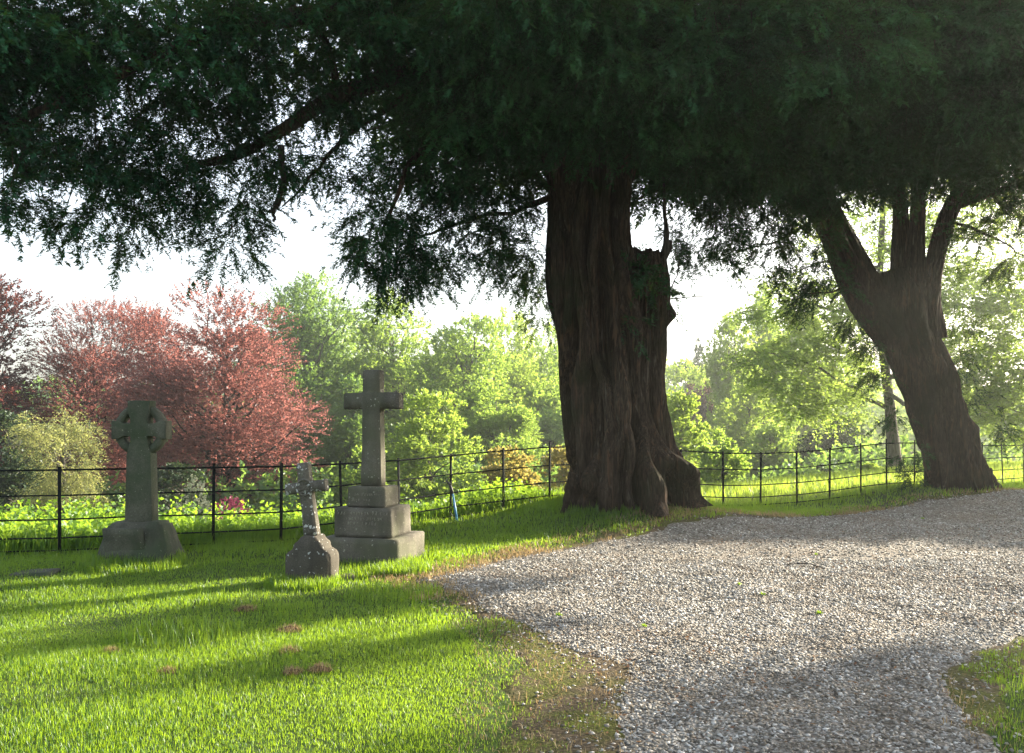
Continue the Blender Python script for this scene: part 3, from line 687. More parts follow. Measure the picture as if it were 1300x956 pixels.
for c, r, n in (((15.1, 18.3, 6.2), (.30, .30, .55), 22), ((14.9, 16.6, 5.8), (.22, .22, .40), 12), ((16.6, 19.8, 6.7), (.40, .40, .5), 26)):   # low boughs added out of view on the right to streak the lawn with shade
    yew_pad(b, np.array(c) - OFF2, r, n * 2, ll=.075, lw=.035)
b.build('crown', [M['yew_leaf'], M['yew_bark'], M['yew_leaf_lit']], root2)

# ---- two unseen yews added right of the frame: their crowns shade the drive and the air above it
def far_yew(x, y, label, zc, rxy, rz, nl, seed):
    rg3 = np.random.default_rng(seed)
    root = empty('yew_tree', (x, y, float(gh(x, y))), label=label, cat='tree', group='old yews along the fence')
    b = MB(); fluted(b, [(0, 0, -.2), (.1, 0, zc * .2), (0, .1, zc * .45), (-.1, 0, zc * .7), (0, 0, zc)], [.8, .68, .62, .55, .3], 17, .34, 240, 180, .2, seed, flare=.25); b.build('trunk', M['yew_bark'], root, smooth=True)
    for i in range(7):
        a = i * .9 + .3; lb = MB(); limb(lb, [(0, 0, zc * (.42 + .05 * i)), (.35 * rxy * cos(a), .35 * rxy * sin(a), zc * (.6 + .05 * i)), (.8 * rxy * cos(a), .8 * rxy * sin(a), zc * (.66 + .05 * i))], .16, .03, seed + i); lb.build('limb', M['yew_bark'], root, smooth=True)
    b = MB()
    for i in range(nl):
        v = rg3.normal(0, 1, 3); v /= np.linalg.norm(v); q = rg3.uniform(.3, 1.0)
        c = np.array([0, 0, zc]) + v * q * np.array([rxy, rxy, rz]); rr = rg3.uniform(.7, 1.5)
        n = int(150 * rr * rr); S, u = ell(n, c, (rr * 1.2, rr * 1.2, rr * .6))
        sprays(b, S, rand_dirs(n) + np.array([0, 0, -.3]), .7, 22, .16, .07, .85, .2, 0, .35, True)
    b.build('crown', [M['yew_leaf'], M['yew_bark']], root)
far_yew(19.7, 11.4, 'broad yew right of the drive, outside the photo, shading the near gravel', 7.4, 5.0, 3.4, 64, 51)
far_yew(23.0, 26.6, 'lower yew outside the photo beyond the leaning yew, shading the far gravel', 5.3, 3.9, 2.0, 40, 52)

# ------------------------------------------------------------------ broadleaf trees of the valley
def lathe_trunk(b, h, r0, r1, lean=(0, 0), seed=0, mat=0):
    s = np.linspace(0, 1, 12)
    c = np.stack([lean[0] * s ** 1.5 + .02 * h * fbm(s * 3, seed, 0, 1), lean[1] * s ** 1.5 + .02 * h * fbm(s * 3, seed, 5, 2), h * s], -1)
    b.tube(c, (r0 + (r1 - r0) * s) * (1 + .5 * np.exp(-s * 14)), 9, mat); return c
def tree(name, label, x, y, top, width, mat, style='round', base_skip=.12, depth=None, leaves=14000, bark='grey_bark', leaf=.2, seed=0, group=None, trunk=None, lobes=None, lean=(0, 0), cat='tree', zbase=None, open_=1.0):
    """a tree with foot on the ground at x, y, crown reaching height top (world), crown width"""
    global RNG
    RNG = np.random.default_rng(1000 + seed)
    z0 = float(gh(x, y)) if zbase is None else zbase
    ht = top - z0
    root = empty(name, (x, y, z0 - .1), label=label, cat=cat, group=group)
    tr = trunk or max(.06, width * .035)
    tb = MB(); tc = lathe_trunk(tb, ht * .8, tr, tr * .15, lean, seed)
    if y > 55: leaf *= .72; leaves = int(leaves * 1.9)
    W = width / 2; Dp = (depth or width) / 2
    cb = MB()
    zc0 = ht * base_skip
    nl = lobes or max(10, int(24 * min(1.6, ht / max(width, .1))))
    # lobe centres fill an egg shaped crown
    u = rand_dirs(nl); q = RNG.uniform(.25, .93, nl)[:, None] ** .7
    cz = (zc0 + ht) / 2; rz = (ht - zc0) / 2
    C = np.stack([u[:, 0] * q[:, 0] * W, u[:, 1] * q[:, 0] * Dp, cz + u[:, 2] * q[:, 0] * rz], -1)
    lobR = np.stack([RNG.uniform(.28, .50, nl) * W, RNG.uniform(.28, .5, nl) * Dp, RNG.uniform(.14, .26, nl) * rz * (1.2 if style == 'tall' else 1)], -1)
    wt = np.interp((C[:, 2] - zc0) / (ht - zc0), [0, .15, .4, .75, 1], [.85, 1., 1.05, .95, .75])
    C[:, :2] *= wt[:, None]; C[:, :2] += np.array(lean)[None] * (C[:, 2:] / ht)
    for i in range(nl):                                 # a limb to each lobe
        zs = min(max(C[i, 2] - RNG.uniform(.25, .6) * abs(C[i, 0]) - .12 * ht, ht * .08), ht * .72)
        k = np.interp(zs, tc[:, 2], np.arange(len(tc))); st = np.array([np.interp(zs, tc[:, 2], tc[:, j]) for j in range(3)])
        mid = (st + C[i]) / 2 + np.array([0, 0, -.05 * ht * RNG.random()])
        s = np.linspace(0, 1, 9)[:, None]; pts = (1 - s) ** 2 * st + 2 * s * (1 - s) * mid + s ** 2 * C[i]
        pts += .015 * ht * fbm(s * 4, i + np.arange(3)[None], seed, 9)
        tb.tube(pts, np.linspace(tr * .38, tr * .05, 9), 6)
    per = max(1, leaves // (nl * 10))
    lob = np.repeat(np.arange(nl), per)
    n = len(lob)
    uu = rand_dirs(n); uu[:, 2] = np.abs(uu[:, 2]) * np.where(RNG.random(n) < .74, 1, -1)
    S = C[lob] + uu * lobR[lob] * (RNG.random(n) ** .45 * 1.0)[:, None]
    outw = norm(S - np.array([0, 0, cz * .8]))
    if style == 'copper':   d = norm(outw * np.array([1, 1, .2]) + uu * .3 + np.array([0, 0, .18])); L = RNG.uniform(.4, 1.4, n) * width * .06; dr = .1
    elif style == 'weep':   d = norm(outw * np.array([.8, .8, .5]) + np.array([0, 0, -.25]) + RNG.normal(0, .3, (n, 3))); L = RNG.uniform(.4, 1.3, n) * ht * .10; dr = .55
    elif style == 'layer':  d = norm(outw * np.array([1, 1, .05]) + RNG.normal(0, .25, (n, 3)) + np.array([0, 0, -.08])); L = RNG.uniform(.5, 1.3, n) * width * .06; dr = .25
    elif style == 'tall':   d = norm(outw * .5 + np.array([0, 0, .7]) + RNG.normal(0, .3, (n, 3))); L = RNG.uniform(.5, 1.2, n) * width * .10; dr = .0
    else:                   d = norm(outw * .6 + uu * .5 + RNG.normal(0, .35, (n, 3))); L = RNG.uniform(.5, 1.1, n) * width * .06; dr = .15
    twigs(cb, S, d, L, leaf * .035, dr)
    sprays(cb, S, d, L, 10, leaf, leaf * (.34 if style == 'weep' else .62), .8, dr, 0, .38)
    tb.build('trunk', M[bark], root)
    cb.build('crown', [M[mat], M[bark]], root)
    return root
def tpx(name, label, px, ytop, d, wpx, mat, **k):
    """photo pixel of the crown's centre line, its top, distance and width in pixels"""
    p = P(px, ytop, d)
    return tree(name, label, p[0], d, p[2], wpx / F * d, mat, **k)

GB = 'trees of the valley beyond the fence'
# copper beeches
tpx('copper_beech', 'copper beech cut off by the left edge, sky showing through its top', -20, 335, 52, 150, 'copper_dark', style='copper', bark='copper_bark', seed=1, leaves=36000, leaf=.15, base_skip=.1, group='copper beeches', trunk=.3)
tpx('copper_beech', 'dusky copper beech with rounded top behind the pale weeping tree', 118, 376, 56, 172, 'copper', style='copper', bark='copper_bark', seed=2, leaves=56000, leaf=.15, base_skip=.02, lobes=40, group='copper beeches', trunk=.32)
tpx('copper_beech', 'largest copper beech, bright pinkish red, spreading behind the fence left of the green trees', 284, 378, 52, 232, 'copper', style='copper', bark='copper_bark', seed=3, leaves=100000, leaf=.14, base_skip=.02, group='copper beeches', trunk=.36, lobes=70)
tpx('copper_beech', 'dusky copper beech between its two larger neighbours, behind the wheel headed cross', 200, 396, 60, 170, 'copper', style='copper', bark='copper_bark', seed=4, leaves=34000, leaf=.19, base_skip=.02, group='copper beeches', trunk=.25)
# pale weeping tree and dark shrubs at far left
tpx('weeping_willow', 'pale yellow green weeping tree standing left of the round headed stone cross', 84, 488, 36, 112, 'willow', style='weep', seed=5, leaves=26000, leaf=.10, base_skip=.06, lobes=30, trunk=.1)
tpx('evergreen_shrub', 'dark evergreen shrub at the left edge below the copper beeches', 18, 520, 40, 90, 'dark_leaf', seed=6, leaves=12000, leaf=.16, base_skip=.0, trunk=.1, cat='shrub')
tpx('evergreen_shrub', 'dark green shrub behind the fence under the large copper beech', 230, 575, 44, 90, 'dark_leaf', seed=26, leaves=9000, leaf=.15, base_skip=.0, trunk=.1, cat='shrub')
# big green trees
tpx('lime_tree', 'tallest domed green tree, right of the big copper beech', 385, 350, 78, 190, 'green', seed=7, leaves=44000, leaf=.30, base_skip=.04, group=GB, lobes=56, trunk=.5)
tpx('lime_tree', 'broad green tree standing behind the tall plain cross', 500, 378, 80, 150, 'lime', seed=8, leaves=34000, leaf=.30, base_skip=.04, group=GB, lobes=46, trunk=.45)
tpx('lime_tree', 'yellow green tree with dark limbs, left of the thick yew trunk', 592, 398, 74, 150, 'lime', seed=9, leaves=34000, leaf=.29, base_skip=.05, group=GB, lobes=46, trunk=.4)
tpx('poplar_tree', 'thin hazy tall tree close to the left side of the yew trunk', 655, 392, 96, 70, 'fresh', style='tall', seed=10, leaves=11000, leaf=.32, base_skip=.1, group=GB, trunk=.3)
tpx('poplar_tree', 'hazy tall tree partly hidden by the left side of the yew trunk', 705, 415, 90, 95, 'lime', style='tall', seed=11, leaves=17000, leaf=.32, base_skip=.1, group=GB, trunk=.3)
tpx('birch_tree', 'bright yellow green tree directly right of the tall plain cross', 545, 494, 46, 120, 'fresh', seed=12, leaves=26000, leaf=.17, base_skip=.05, trunk=.14)
tpx('birch_tree', 'small pale green tree rising behind the left arm of the tall plain cross', 470, 560, 50, 100, 'lime', seed=13, leaves=13000, leaf=.18, base_skip=.02, trunk=.12)
tpx('broadleaf_tree', 'mid green tree between the bright yellow tree and the yew trunk', 632, 470, 60, 110, 'lime', seed=14, leaves=22000, leaf=.22, base_skip=.03, trunk=.2, group=GB)
tpx('evergreen_tree', 'dark bluish green tree low beside the left side of the yew trunk', 700, 520, 66, 90, 'green', seed=15, leaves=15000, leaf=.24, base_skip=.02, trunk=.2, group=GB)
tpx('hawthorn_bush', 'golden yellow bush behind the fence left of the yew trunk', 645, 566, 38, 95, 'golden', seed=16, leaves=14000, leaf=.13, base_skip=.03, trunk=.08, cat='bush')
tpx('hawthorn_bush', 'buff tan bush against the left side of the yew trunk', 716, 560, 40, 62, 'golden', seed=17, leaves=9000, leaf=.13, base_skip=.03, trunk=.08, cat='bush')
for (px, yt, dd, wp, mt, sd, lv, lab) in ((432, 398, 98, 150, 'lime', 51, 30000, 'farther green tree in the bank between the tall domed tree and the tall plain cross'), (560, 420, 102, 150, 'lime', 52, 30000, 'farther yellow green tree in the bank right of the tall plain cross'),
        (648, 440, 84, 110, 'fresh', 53, 24000, 'glowing yellow green rounded tree left of the thick yew trunk'), (445, 480, 66, 110, 'green', 54, 22000, 'green rounded tree low behind the left arm of the tall plain cross'),
        (598, 500, 64, 100, 'lime', 55, 20000, 'rounded tree just behind the bright yellow green one'), (350, 440, 84, 130, 'green', 56, 24000, 'green tree whose crown fills the gap right of the large copper beech'),
        (690, 468, 78, 90, 'lime', 57, 18000, 'pale green tree touching the left edge of the thick yew trunk')):
    tpx('broadleaf_tree', lab, px, yt, dd, wp, mt, seed=sd, leaves=lv, leaf=.2 + .001 * dd, base_skip=.0, group=GB, trunk=.3, lobes=40)
# right of the main yew
for (px, yt, dd, wp, mt, sd, lv, lab) in ((868, 452, 104, 80, 'fresh', 61, 14000, 'far pale tree just right of the thick yew, behind the dull purple tree'), (948, 470, 66, 90, 'fresh', 62, 18000, 'rounded yellow green tree in front of the slender poplars'),
        (1052, 440, 92, 120, 'lime', 63, 20000, 'hazy green tree behind the long beech bough'), (985, 515, 58, 80, 'lime', 64, 14000, 'low green tree behind the fence midway between the two yews')):
    tpx('broadleaf_tree', lab, px, yt, dd, wp, mt, seed=sd, leaves=lv, leaf=.2 + .001 * dd, base_skip=.0, group=GB, trunk=.25, lobes=34)
tpx('birch_tree', 'bright yellow green tree against the right side of the yew trunk', 864, 475, 46, 66, 'fresh', seed=18, leaves=16000, leaf=.17, base_skip=.03, trunk=.12)
tpx('broadleaf_tree', 'small yellow green tree beside the fence right of the thick yew', 915, 545, 40, 60, 'lime', seed=30, leaves=9000, leaf=.15, base_skip=.05, trunk=.09)
tpx('copper_beech', 'distant dull purple tree between bright green trees right of the thick yew', 890, 474, 92, 56, 'purple', seed=19, leaves=12000, leaf=.3, base_skip=.0, trunk=.3, group='copper beeches')
tpx('conifer_tree', 'distant grey green conifer above the dull purple tree', 884, 442, 120, 50, 'dark_leaf', style='tall', seed=20, leaves=8000, leaf=.4, base_skip=.0, trunk=.3, group=GB)
tpx('poplar_tree', 'slender hazy tree with thin stem right of the dull purple tree', 925, 402, 74, 76, 'fresh', style='tall', seed=21, leaves=24000, leaf=.26, base_skip=.08, group=GB, trunk=.22)
tpx('poplar_tree', 'tallest hazy poplar near the middle of the gap between the two yews', 968, 378, 80, 80, 'lime', style='tall', seed=22, leaves=26000, leaf=.28, base_skip=.08, group=GB, trunk=.26)
tpx('poplar_tree', 'broad hazy poplar left of the feathery beech boughs', 1012, 388, 86, 90, 'fresh', style='tall', seed=23, leaves=28000, leaf=.3, base_skip=.08, group=GB, trunk=.28)
tpx('evergreen_shrub', 'dark bluish evergreen behind the fence left of the grey beech trunk', 1072, 520, 56, 92, 'dark_leaf', seed=24, leaves=16000, leaf=.22, base_skip=.0, trunk=.15, cat='shrub')
tpx('broadleaf_tree', 'hazy pale tree behind the fence between poplars and dark evergreen', 1020, 545, 62, 90, 'fresh', seed=25, leaves=14000, leaf=.22, base_skip=.02, trunk=.15)
tpx('hawthorn_bush', 'small green bush at the foot of the grey beech trunk', 1108, 588, 34, 36, 'fresh', seed=27, leaves=4000, leaf=.10, base_skip=.0, trunk=.05, cat='bush')
tpx('broadleaf_tree', 'far hazy tree low in the gap right of the leaning yew', 1275, 520, 95, 110, 'green', seed=28, leaves=13000, leaf=.34, base_skip=.0, trunk=.3, group=GB)
tpx('broadleaf_tree', 'far hazy tree seen just left of the grey beech trunk', 1150, 500, 100, 120, 'lime', seed=29, leaves=13000, leaf=.34, base_skip=.0, trunk=.3, group=GB)
# the green beech with the long low bough
def beech():
    global RNG
    RNG = np.random.default_rng(77)
    d0 = 40.0
    x0 = P(1136, 600, d0)[0]; z0 = float(gh(x0, d0)); off = np.array([x0, d0, z0])
    root = empty('beech_tree', off, label='fresh green beech with slender grey trunk and long low bough, behind the leaning yew', cat='tree')
    b = MB()
    limb(b, [P(1138, 640, d0) - off, P(1135, 580, d0) - off, P(1132, 530, d0) - off, P(1127, 490, d0) - off, P(1120, 440, d0) - off, P(1116, 380, d0) - off, P(1120, 280, d0) - off, P(1130, 150, d0) - off], .33, .10, 2, 12, 40, .06)
    b.build('trunk', M['grey_bark'], root, smooth=True)
    B = [[(1124, 517, d0), (1098, 502, d0 - .5), (1075, 490, d0 - 1), (1045, 470, d0 - 1.5), (1010, 455, d0 - 2), (960, 450, d0 - 2.5)],
         [(1120, 440, d0), (1080, 400, d0 - 1), (1030, 380, d0 - 2), (970, 372, d0 - 3)], [(1118, 400, d0), (1180, 380, d0 - 2), (1250, 390, d0 - 3), (1320, 400, d0 - 4)],
         [(1125, 480, d0), (1180, 470, d0 - 3), (1240, 455, d0 - 4), (1310, 450, d0 - 5)], [(1117, 340, d0), (1060, 330, d0 + 2), (1000, 350, d0 + 3)], [(1117, 320, d0), (1200, 300, d0 + 1), (1290, 310, d0 - 1)],
         [(1127, 500, d0), (1170, 520, d0 - 3), (1230, 515, d0 - 5), (1300, 520, d0 - 6)]]
    for i, pp in enumerate(B):
        lb = MB(); limb(lb, [P(*q) - off for q in pp], .12, .02, i, 8, 24, .12); lb.build('limb', M['grey_bark'], root, smooth=True)
    cb = MB()
    pads = [(975, 455, 37, 40, 14, 150), (1020, 440, 38, 44, 16, 200), (1060, 455, 39, 40, 14, 160), (1000, 485, 37, 46, 16, 190), (1050, 500, 38.5, 44, 14, 170), (1040, 400, 38, 50, 18, 200), (985, 395, 37, 40, 14, 110), (1085, 420, 39, 40, 20, 170),
            (1080, 370, 39, 60, 20, 200), (1020, 360, 40, 60, 14, 130), (1010, 520, 38, 36, 10, 90), (1060, 530, 39, 30, 8, 50), (1085, 480, 40, 30, 14, 90),
            (1235, 380, 36, 60, 22, 330), (1300, 390, 35, 60, 24, 300), (1240, 430, 36, 50, 18, 270), (1300, 450, 35, 60, 20, 330), (1250, 480, 35, 50, 16, 290), (1310, 500, 34, 50, 20, 290), (1230, 510, 36, 40, 12, 160), (1280, 530, 35, 46, 12, 180), (1210, 460, 37, 30, 20, 120), (1290, 340, 37, 70, 20, 280), (1200, 350, 38, 60, 20, 220), (1330, 555, 34, 40, 12, 120),
            (1160, 330, 39, 60, 24, 180), (1100, 300, 40, 80, 30, 220), (1200, 270, 39, 80, 30, 260), (1180, 200, 40, 100, 50, 300), (1290, 260, 38, 80, 40, 260), (1060, 260, 40, 60, 30, 120)]
    for (px, py, d, rx, ry, n) in pads:
        c = P(px, py, d) - off
        n = int(n * 1.15)
        S, u = ell(n, c, (rx / F * d, max(1.3, rx / F * d), ry / F * d))
        dd = norm(u * np.array([1, 1, .1]) + RNG.normal(0, .3, (n, 3)) + np.array([0, 0, -.12]))
        L = RNG.uniform(.5, 1.3, n); twigs(cb, S, dd, L, .007, .2)
        sprays(cb, S, dd, L, 14, .15, .085, .85, .25, 0, .3)
    cb.build('crown', [M['beech'], M['grey_bark']], root)
beech()
RNG = np.random.default_rng(11)
# small shrubs behind the fence
tpx('azalea_bush', 'low pink flowering shrub behind the fence, under the large copper beech', 296, 622, 27, 62, 'pink', seed=40, leaves=3600, leaf=.07, base_skip=.0, trunk=.03, cat='shrub', depth=1.4)
tpx('viburnum_bush', 'pale whitish flowering shrub behind the fence beside the pink shrub', 243, 600, 26, 50, 'white_flower', seed=41, leaves=2600, leaf=.06, base_skip=.05, trunk=.03, cat='shrub', style='tall')
RNG = np.random.default_rng(12)

# far woodland that reads as one mass, behind all the trees
b = MB()
for (x0, x1, y, z0, z1, n) in ((-120, 130, 135, -8, 9, 9000), (-150, 160, 175, -8, 13, 8000)):
    x = RNG.uniform(x0, x1, n); top = z0 + (z1 - z0) * (.72 + .28 * fbm(x * .06, y, 0, 81)); q = RNG.random(n) ** .6
    S = np.stack([x, y + RNG.normal(0, 5, n), z0 + q * (top - z0)], -1)
    sprays(b, S, rand_dirs(n) + np.array([0, -.2, .2]), 2.2, 9, 1.1, .8, .8, .1, 0, .4)
tag(b.build('far_woodland', M['green']), kind='stuff', label='hazy mass of distant woodland across the valley', cat='woodland')
# understorey along the valley side: reads as one mass of dim shrubs
b = MB()
n = 5200
x = RNG.uniform(-42, 34, n); y = RNG.uniform(46, 60, n)
S = np.stack([x, y, gh(x, y) + RNG.uniform(0, 1, n) ** .8 * (2.6 + 1.4 * fbm(x * .25, y * .1, 0, 82))], -1)
sprays(b, S, rand_dirs(n) + np.array([0, -.1, .3]), .8, 12, .32, .2, .8, .1, 0, .4)
tag(b.build('woodland_understorey', M['green']), kind='stuff', label='dim shrubby understorey below the trees beyond the fence', cat='undergrowth')

# nettles and weeds close behind the fence on the left, long field grass on the right
b = MB()
n = 6500
x = RNG.uniform(-13, 1.6, n); y = fence_y(x) + .25 + RNG.random(n) ** 1.3 * 9
k = RNG.random(n) < np.clip(.75 + .7 * fbm(x * .7, y * .7, 0, 91), .1, 1); x, y = x[k], y[k]; n = len(x)
S = np.stack([x, y, gh(x, y)], -1)
hh = RNG.uniform(.25, .60, n) * (1 + .45 * fbm(x * .8, y * .8, 0, 92)) * np.interp(y - fence_y(x), [0, .6, 3, 9], [.55, .8, 1.1, 1.2]) * sstep(2.5, -.5, x)
hh = np.maximum(hh, .12)
D = np.array([0, 0, 1.]) + RNG.normal(0, .13, (n, 3)); D = norm(D)
twigs(b, S, D, hh, .004, 0)
sprays(b, S + D * (hh * .2)[:, None], D, hh * .85, 14, .085, .048, 1.25, 0, 0, .35)
m = n * 4; xx = RNG.uniform(-13, 2, m * 3); yy = fence_y(xx) + RNG.random(m * 3) * 5
blades(b, xx, yy, gh(xx, yy), RNG.uniform(.15, .42, m * 3), RNG.uniform(.004, .008, m * 3), .6)
tag(b.build('nettles', M['nettle']), kind='stuff', label='bright green nettles and long grass behind the fence', cat='undergrowth')
b = MB()
n = 120000
x = RNG.uniform(-6, 30, n); y = 13 + RNG.random(n) * 28
k = (y > fence_y(x) + .2) & (x > -.5 + .0 * y) & (x < .66 * y + 1); x, y = x[k], y[k]
h = RNG.uniform(.10, .30, len(x)) * np.interp(y - fence_y(x), [0, .5, 3], [.6, .8, 1]) 
blades(b, x, y, gh(x, y), h, RNG.uniform(.006, .014, len(x)), .6)
tag(b.build('field_grass', M['field_grass']), kind='stuff', label='long sunlit meadow grass beyond the fence between the yews', cat='grass')

# ------------------------------------------------------------------ estate fence
fx = np.array(FENCE)
root = empty('estate_fence', (fx[3][0], fx[3][1], float(gh(*fx[3]))), label='black iron estate fence of thin posts and five rails along the churchyard', cat='fence')
off = np.array(root.location)
post_pts = [tuple(p) for p in FENCE]
ext = []
for i in range(3):                                         # equal bays along the unseen left run
    a, c = np.array(FENCE[i]), np.array(FENCE[i + 1]); L = np.linalg.norm(c - a); k = max(1, round(L / .92))
    ext += [tuple(a + (c - a) * j / k) for j in range(k)]
posts = [p for p in ext if p[0] > -10] + post_pts[3:27]
pb = MB(); pb.box((0, 0, .50), (.040, .014, 1.24)); pb.box((0, 0, 1.123), (.040, .014, .006), taper=.7); pm = pb.mesh('post'); pm.materials.append(M['iron'])
P3 = []
for i, (x, y) in enumerate(posts):
    z = float(gh(x, y)); P3.append((x, y, z))
    o = bpy.data.objects.new('post', pm); COL.objects.link(o); o.parent = root
    nx, ny = posts[min(i + 1, len(posts) - 1)]; qx, qy = posts[max(i - 1, 0)]
    o.location = np.array((x, y, z)) - off
    o.rotation_euler = (random.gauss(0, .012), random.gauss(0, .012) + (-.05 if x > 11 else 0), math.atan2(ny - qy, nx - qx) + pi / 2 * 0)
P3 = np.array(P3) - off
zs = P3[:, 2].copy()
for _ in range(2): zs[1:-1] = .25 * zs[:-2] + .5 * zs[1:-1] + .25 * zs[2:]
for h, r in ((1.075, .0135), (.75, .0115), (.44, .0115), (.20, .0115), (.04, .0115)):
    pts = np.c_[P3[:, :2], zs + h]
    s = np.linspace(0, len(pts) - 1, len(pts) * 4); pts = np.stack([np.interp(s, np.arange(len(pts)), pts[:, i]) for i in range(3)], -1)
    pts[:, 2] += .006 * vnoise(s * .8, h * 9, 0, 4)
    rb = MB(); rb.tube(pts, r, 6); rb.build('rail', M['iron'], root, smooth=True)

# ------------------------------------------------------------------ gravestones
def Rz(a): return np.array([[cos(a), -sin(a), 0], [sin(a), cos(a), 0], [0, 0, 1]])
def rough(o, amp=.004, cuts=4, freq=7, seed=0):
    """weathered, slightly uneven faces and softened arrises"""
    me = o.data
    import bmesh
    bm = bmesh.new(); bm.from_mesh(me)
    bmesh.ops.bevel(bm, geom=[e for e in bm.edges if len(e.link_faces) == 2 and e.calc_face_angle(0) > .4], offset=amp * 2.0, segments=2, affect='EDGES')
    long = [e for e in bm.edges if e.calc_length() > .07]
    bmesh.ops.subdivide_edges(bm, edges=long, cuts=cuts, use_grid_fill=True)
    bmesh.ops.triangulate(bm, faces=[f for f in bm.faces if len(f.verts) > 4])
    co = np.array([v.co for v in bm.verts]); bm.normal_update(); nn = np.array([v.normal for v in bm.verts])
    d = amp * fbm(co[:, 0] * freq, co[:, 1] * freq, co[:, 2] * freq, seed)
    co = co + nn * d[:, None]
    for v, c in zip(bm.verts, co): v.co = c
    bm.to_mesh(me); bm.free(); me.update()
    return o
def letters(b, x0, x1, z, h, y, rg, gap=.55):
    """a worn line of carved capitals that can no longer be read: short upright and slanted cuts"""
    x = x0
    while x < x1:
        if rg.random() < .15: x += h * .7; continue
        w = h * .55
        for k in range(rg.integers(2, 4)):
            kind = rg.integers(0, 3); t = h * .13
            if kind == 0: b.box((x + rg.choice([0, w]), y, z), (t, .0022, h))
            elif kind == 1: b.box((x + w / 2, y, z + rg.choice([-.42, 0, .42]) * h), (w, .0022, t))
            else:
                a = rg.choice([-.45, .45]); R = np.array([[cos(a), 0, sin(a)], [0, 1, 0], [-sin(a), 0, cos(a)]])
                b.box((x + w / 2, y, z), (t, .0022, h), R)
        x += w + h * gap
rg = np.random.default_rng(3)
def carve(o, lb):
    import bmesh
    me = lb.mesh('cuts'); o.data.materials.append(M['incision'])
    for p in me.polygons: p.material_index = 1
    bm = bmesh.new(); bm.from_mesh(o.data); bm.from_mesh(me); bm.to_mesh(o.data); bm.free(); bpy.data.meshes.remove(me)

# Celtic cross
d = 10.95
cx = P(180, 700, d)[0]
root = empty('celtic_cross', (cx, d, float(gh(cx, d)) - .11), radians(-3), label='mossy grey wheel headed Celtic cross on rough tapered block, left of the photo', cat='gravestone')
b = MB(); hw0, hw1 = .535, .345
b.add([[-hw0, -.34, -.1], [hw0, -.36, -.1], [hw0 - .02, .36, -.1], [-hw0, .36, -.1], [-hw1, -.20, .555], [hw1 - .02, -.20, .57], [hw1 - .03, .2, .565], [-hw1, .2, .56]],
      [[0, 3, 2, 1], [4, 5, 6, 7], [0, 1, 5, 4], [1, 2, 6, 5], [2, 3, 7, 6], [3, 0, 4, 7]])
o = b.build('plinth', M['stone_celtic'], root); rough(o, .016, 12, 5, 1)
b = MB()                                                   # smooth sunk panel for the inscription, leaning with the plinth face
tl = math.atan2(.15, .66); R = np.array([[1, 0, 0], [0, cos(tl), -sin(-tl)], [0, sin(-tl), cos(tl)]]).T
b.box((-.09, -.262, .30), (.50, .05, .42), R)
pnl = b.build('inscription_panel', M['stone_celtic'], root); rough(pnl, .003, 4, 8, 2)
for z, x0, x1 in ((.452, -.20, .07), (.405, -.27, .10), (.368, -.24, .10), (.335, -.17, .03)):
    lb = MB(); letters(lb, x0, x1, z, .026, -.2555 - (.405 - z) * .228 - .005, rg); carve(pnl, lb)
b = MB()                                                   # tapered shaft with arms, one outline
prof = [(-.178, .55), (.178, .55), (.155, 1.40), (.108, 1.57), (.108, 1.635), (.20, 1.635), (.25, 1.605), (.35, 1.60), (.35, 1.83), (.25, 1.825), (.20, 1.795), (.108, 1.795), (.108, 1.86), (.142, 1.94), (.142, 2.085), (-.142, 2.085), (-.142, 1.94), (-.108, 1.86), (-.108, 1.795), (-.20, 1.795), (-.25, 1.825), (-.35, 1.83), (-.35, 1.60), (-.25, 1.605), (-.20, 1.635), (-.108, 1.635), (-.108, 1.57), (-.155, 1.40)]
b.prism(prof, -.09, .09)
o = b.build('cross_shaft', M['stone_celtic'], root, bevel=.006)
b = MB()
th = np.linspace(0, 2 * pi, 73)[:-1]; n = len(th)
for ri, ro, y0 in ((.238, .325, .060),):
    v = []
    for (r, y) in ((ri, -y0), (ro, -y0), (ro, y0), (ri, y0)): v.append(np.c_[r * np.cos(th), np.full(n, y), 1.715 + r * np.sin(th)])
    i = np.arange(n); j = (i + 1) % n; f = []
    for k in range(4): f.append(np.stack([k * n + i, k * n + j, ((k + 1) % 4) * n + j, ((k + 1) % 4) * n + i], -1))
    b.add(np.concatenate(v), np.concatenate(f))
b.build('wheel_ring', M['stone_celtic'], root)

# tall Latin cross on three steps
d = 11.25
cx = P(474, 700, d)[0]
root = empty('latin_cross', (cx, d, float(gh(cx, d)) - .04), radians(-15), label='tall plain stone Latin cross on three square steps, middle of the three crosses', cat='gravestone')
def step(w, dp, z0, z1, seed, skew=0):
    b = MB(); b.box((0, 0, (z0 + z1) / 2), (w, dp, z1 - z0), Rz(skew), taper=.985); o = b.build('step', M['stone_latin'], root); return rough(o, .006, 8, 6, seed)
s1 = step(1.06, .98, -.15, .37, 5)
s2 = step(.77, .71, .367, .74, 6, .01); s3 = step(.51, .47, .737, 1.0, 7, -.01)
for z, x1 in ((.905, .16), (.835, .20)):
    lb = MB(); letters(lb, -x1, x1, z, .030, -.2365, rg); carve(s3, lb)
for z, x0, x1 in ((.675, -.33, .34), (.61, -.22, .28), (.55, -.26, .18)):
    lb = MB(); letters(lb, x0, x1, z, .036, -.3565, rg); carve(s2, lb)
b = MB()
b.prism([(-.140, .995), (.140, .995), (.120, 2.0), (.385, 1.995), (.385, 2.205), (.118, 2.21), (.116, 2.50), (-.116, 2.50), (-.118, 2.21), (-.385, 2.205), (-.385, 1.995), (-.120, 2.0)], -.085, .085)
o = b.build('cross', M['stone_latin'], root); rough(o, .0055, 6, 7, 8)

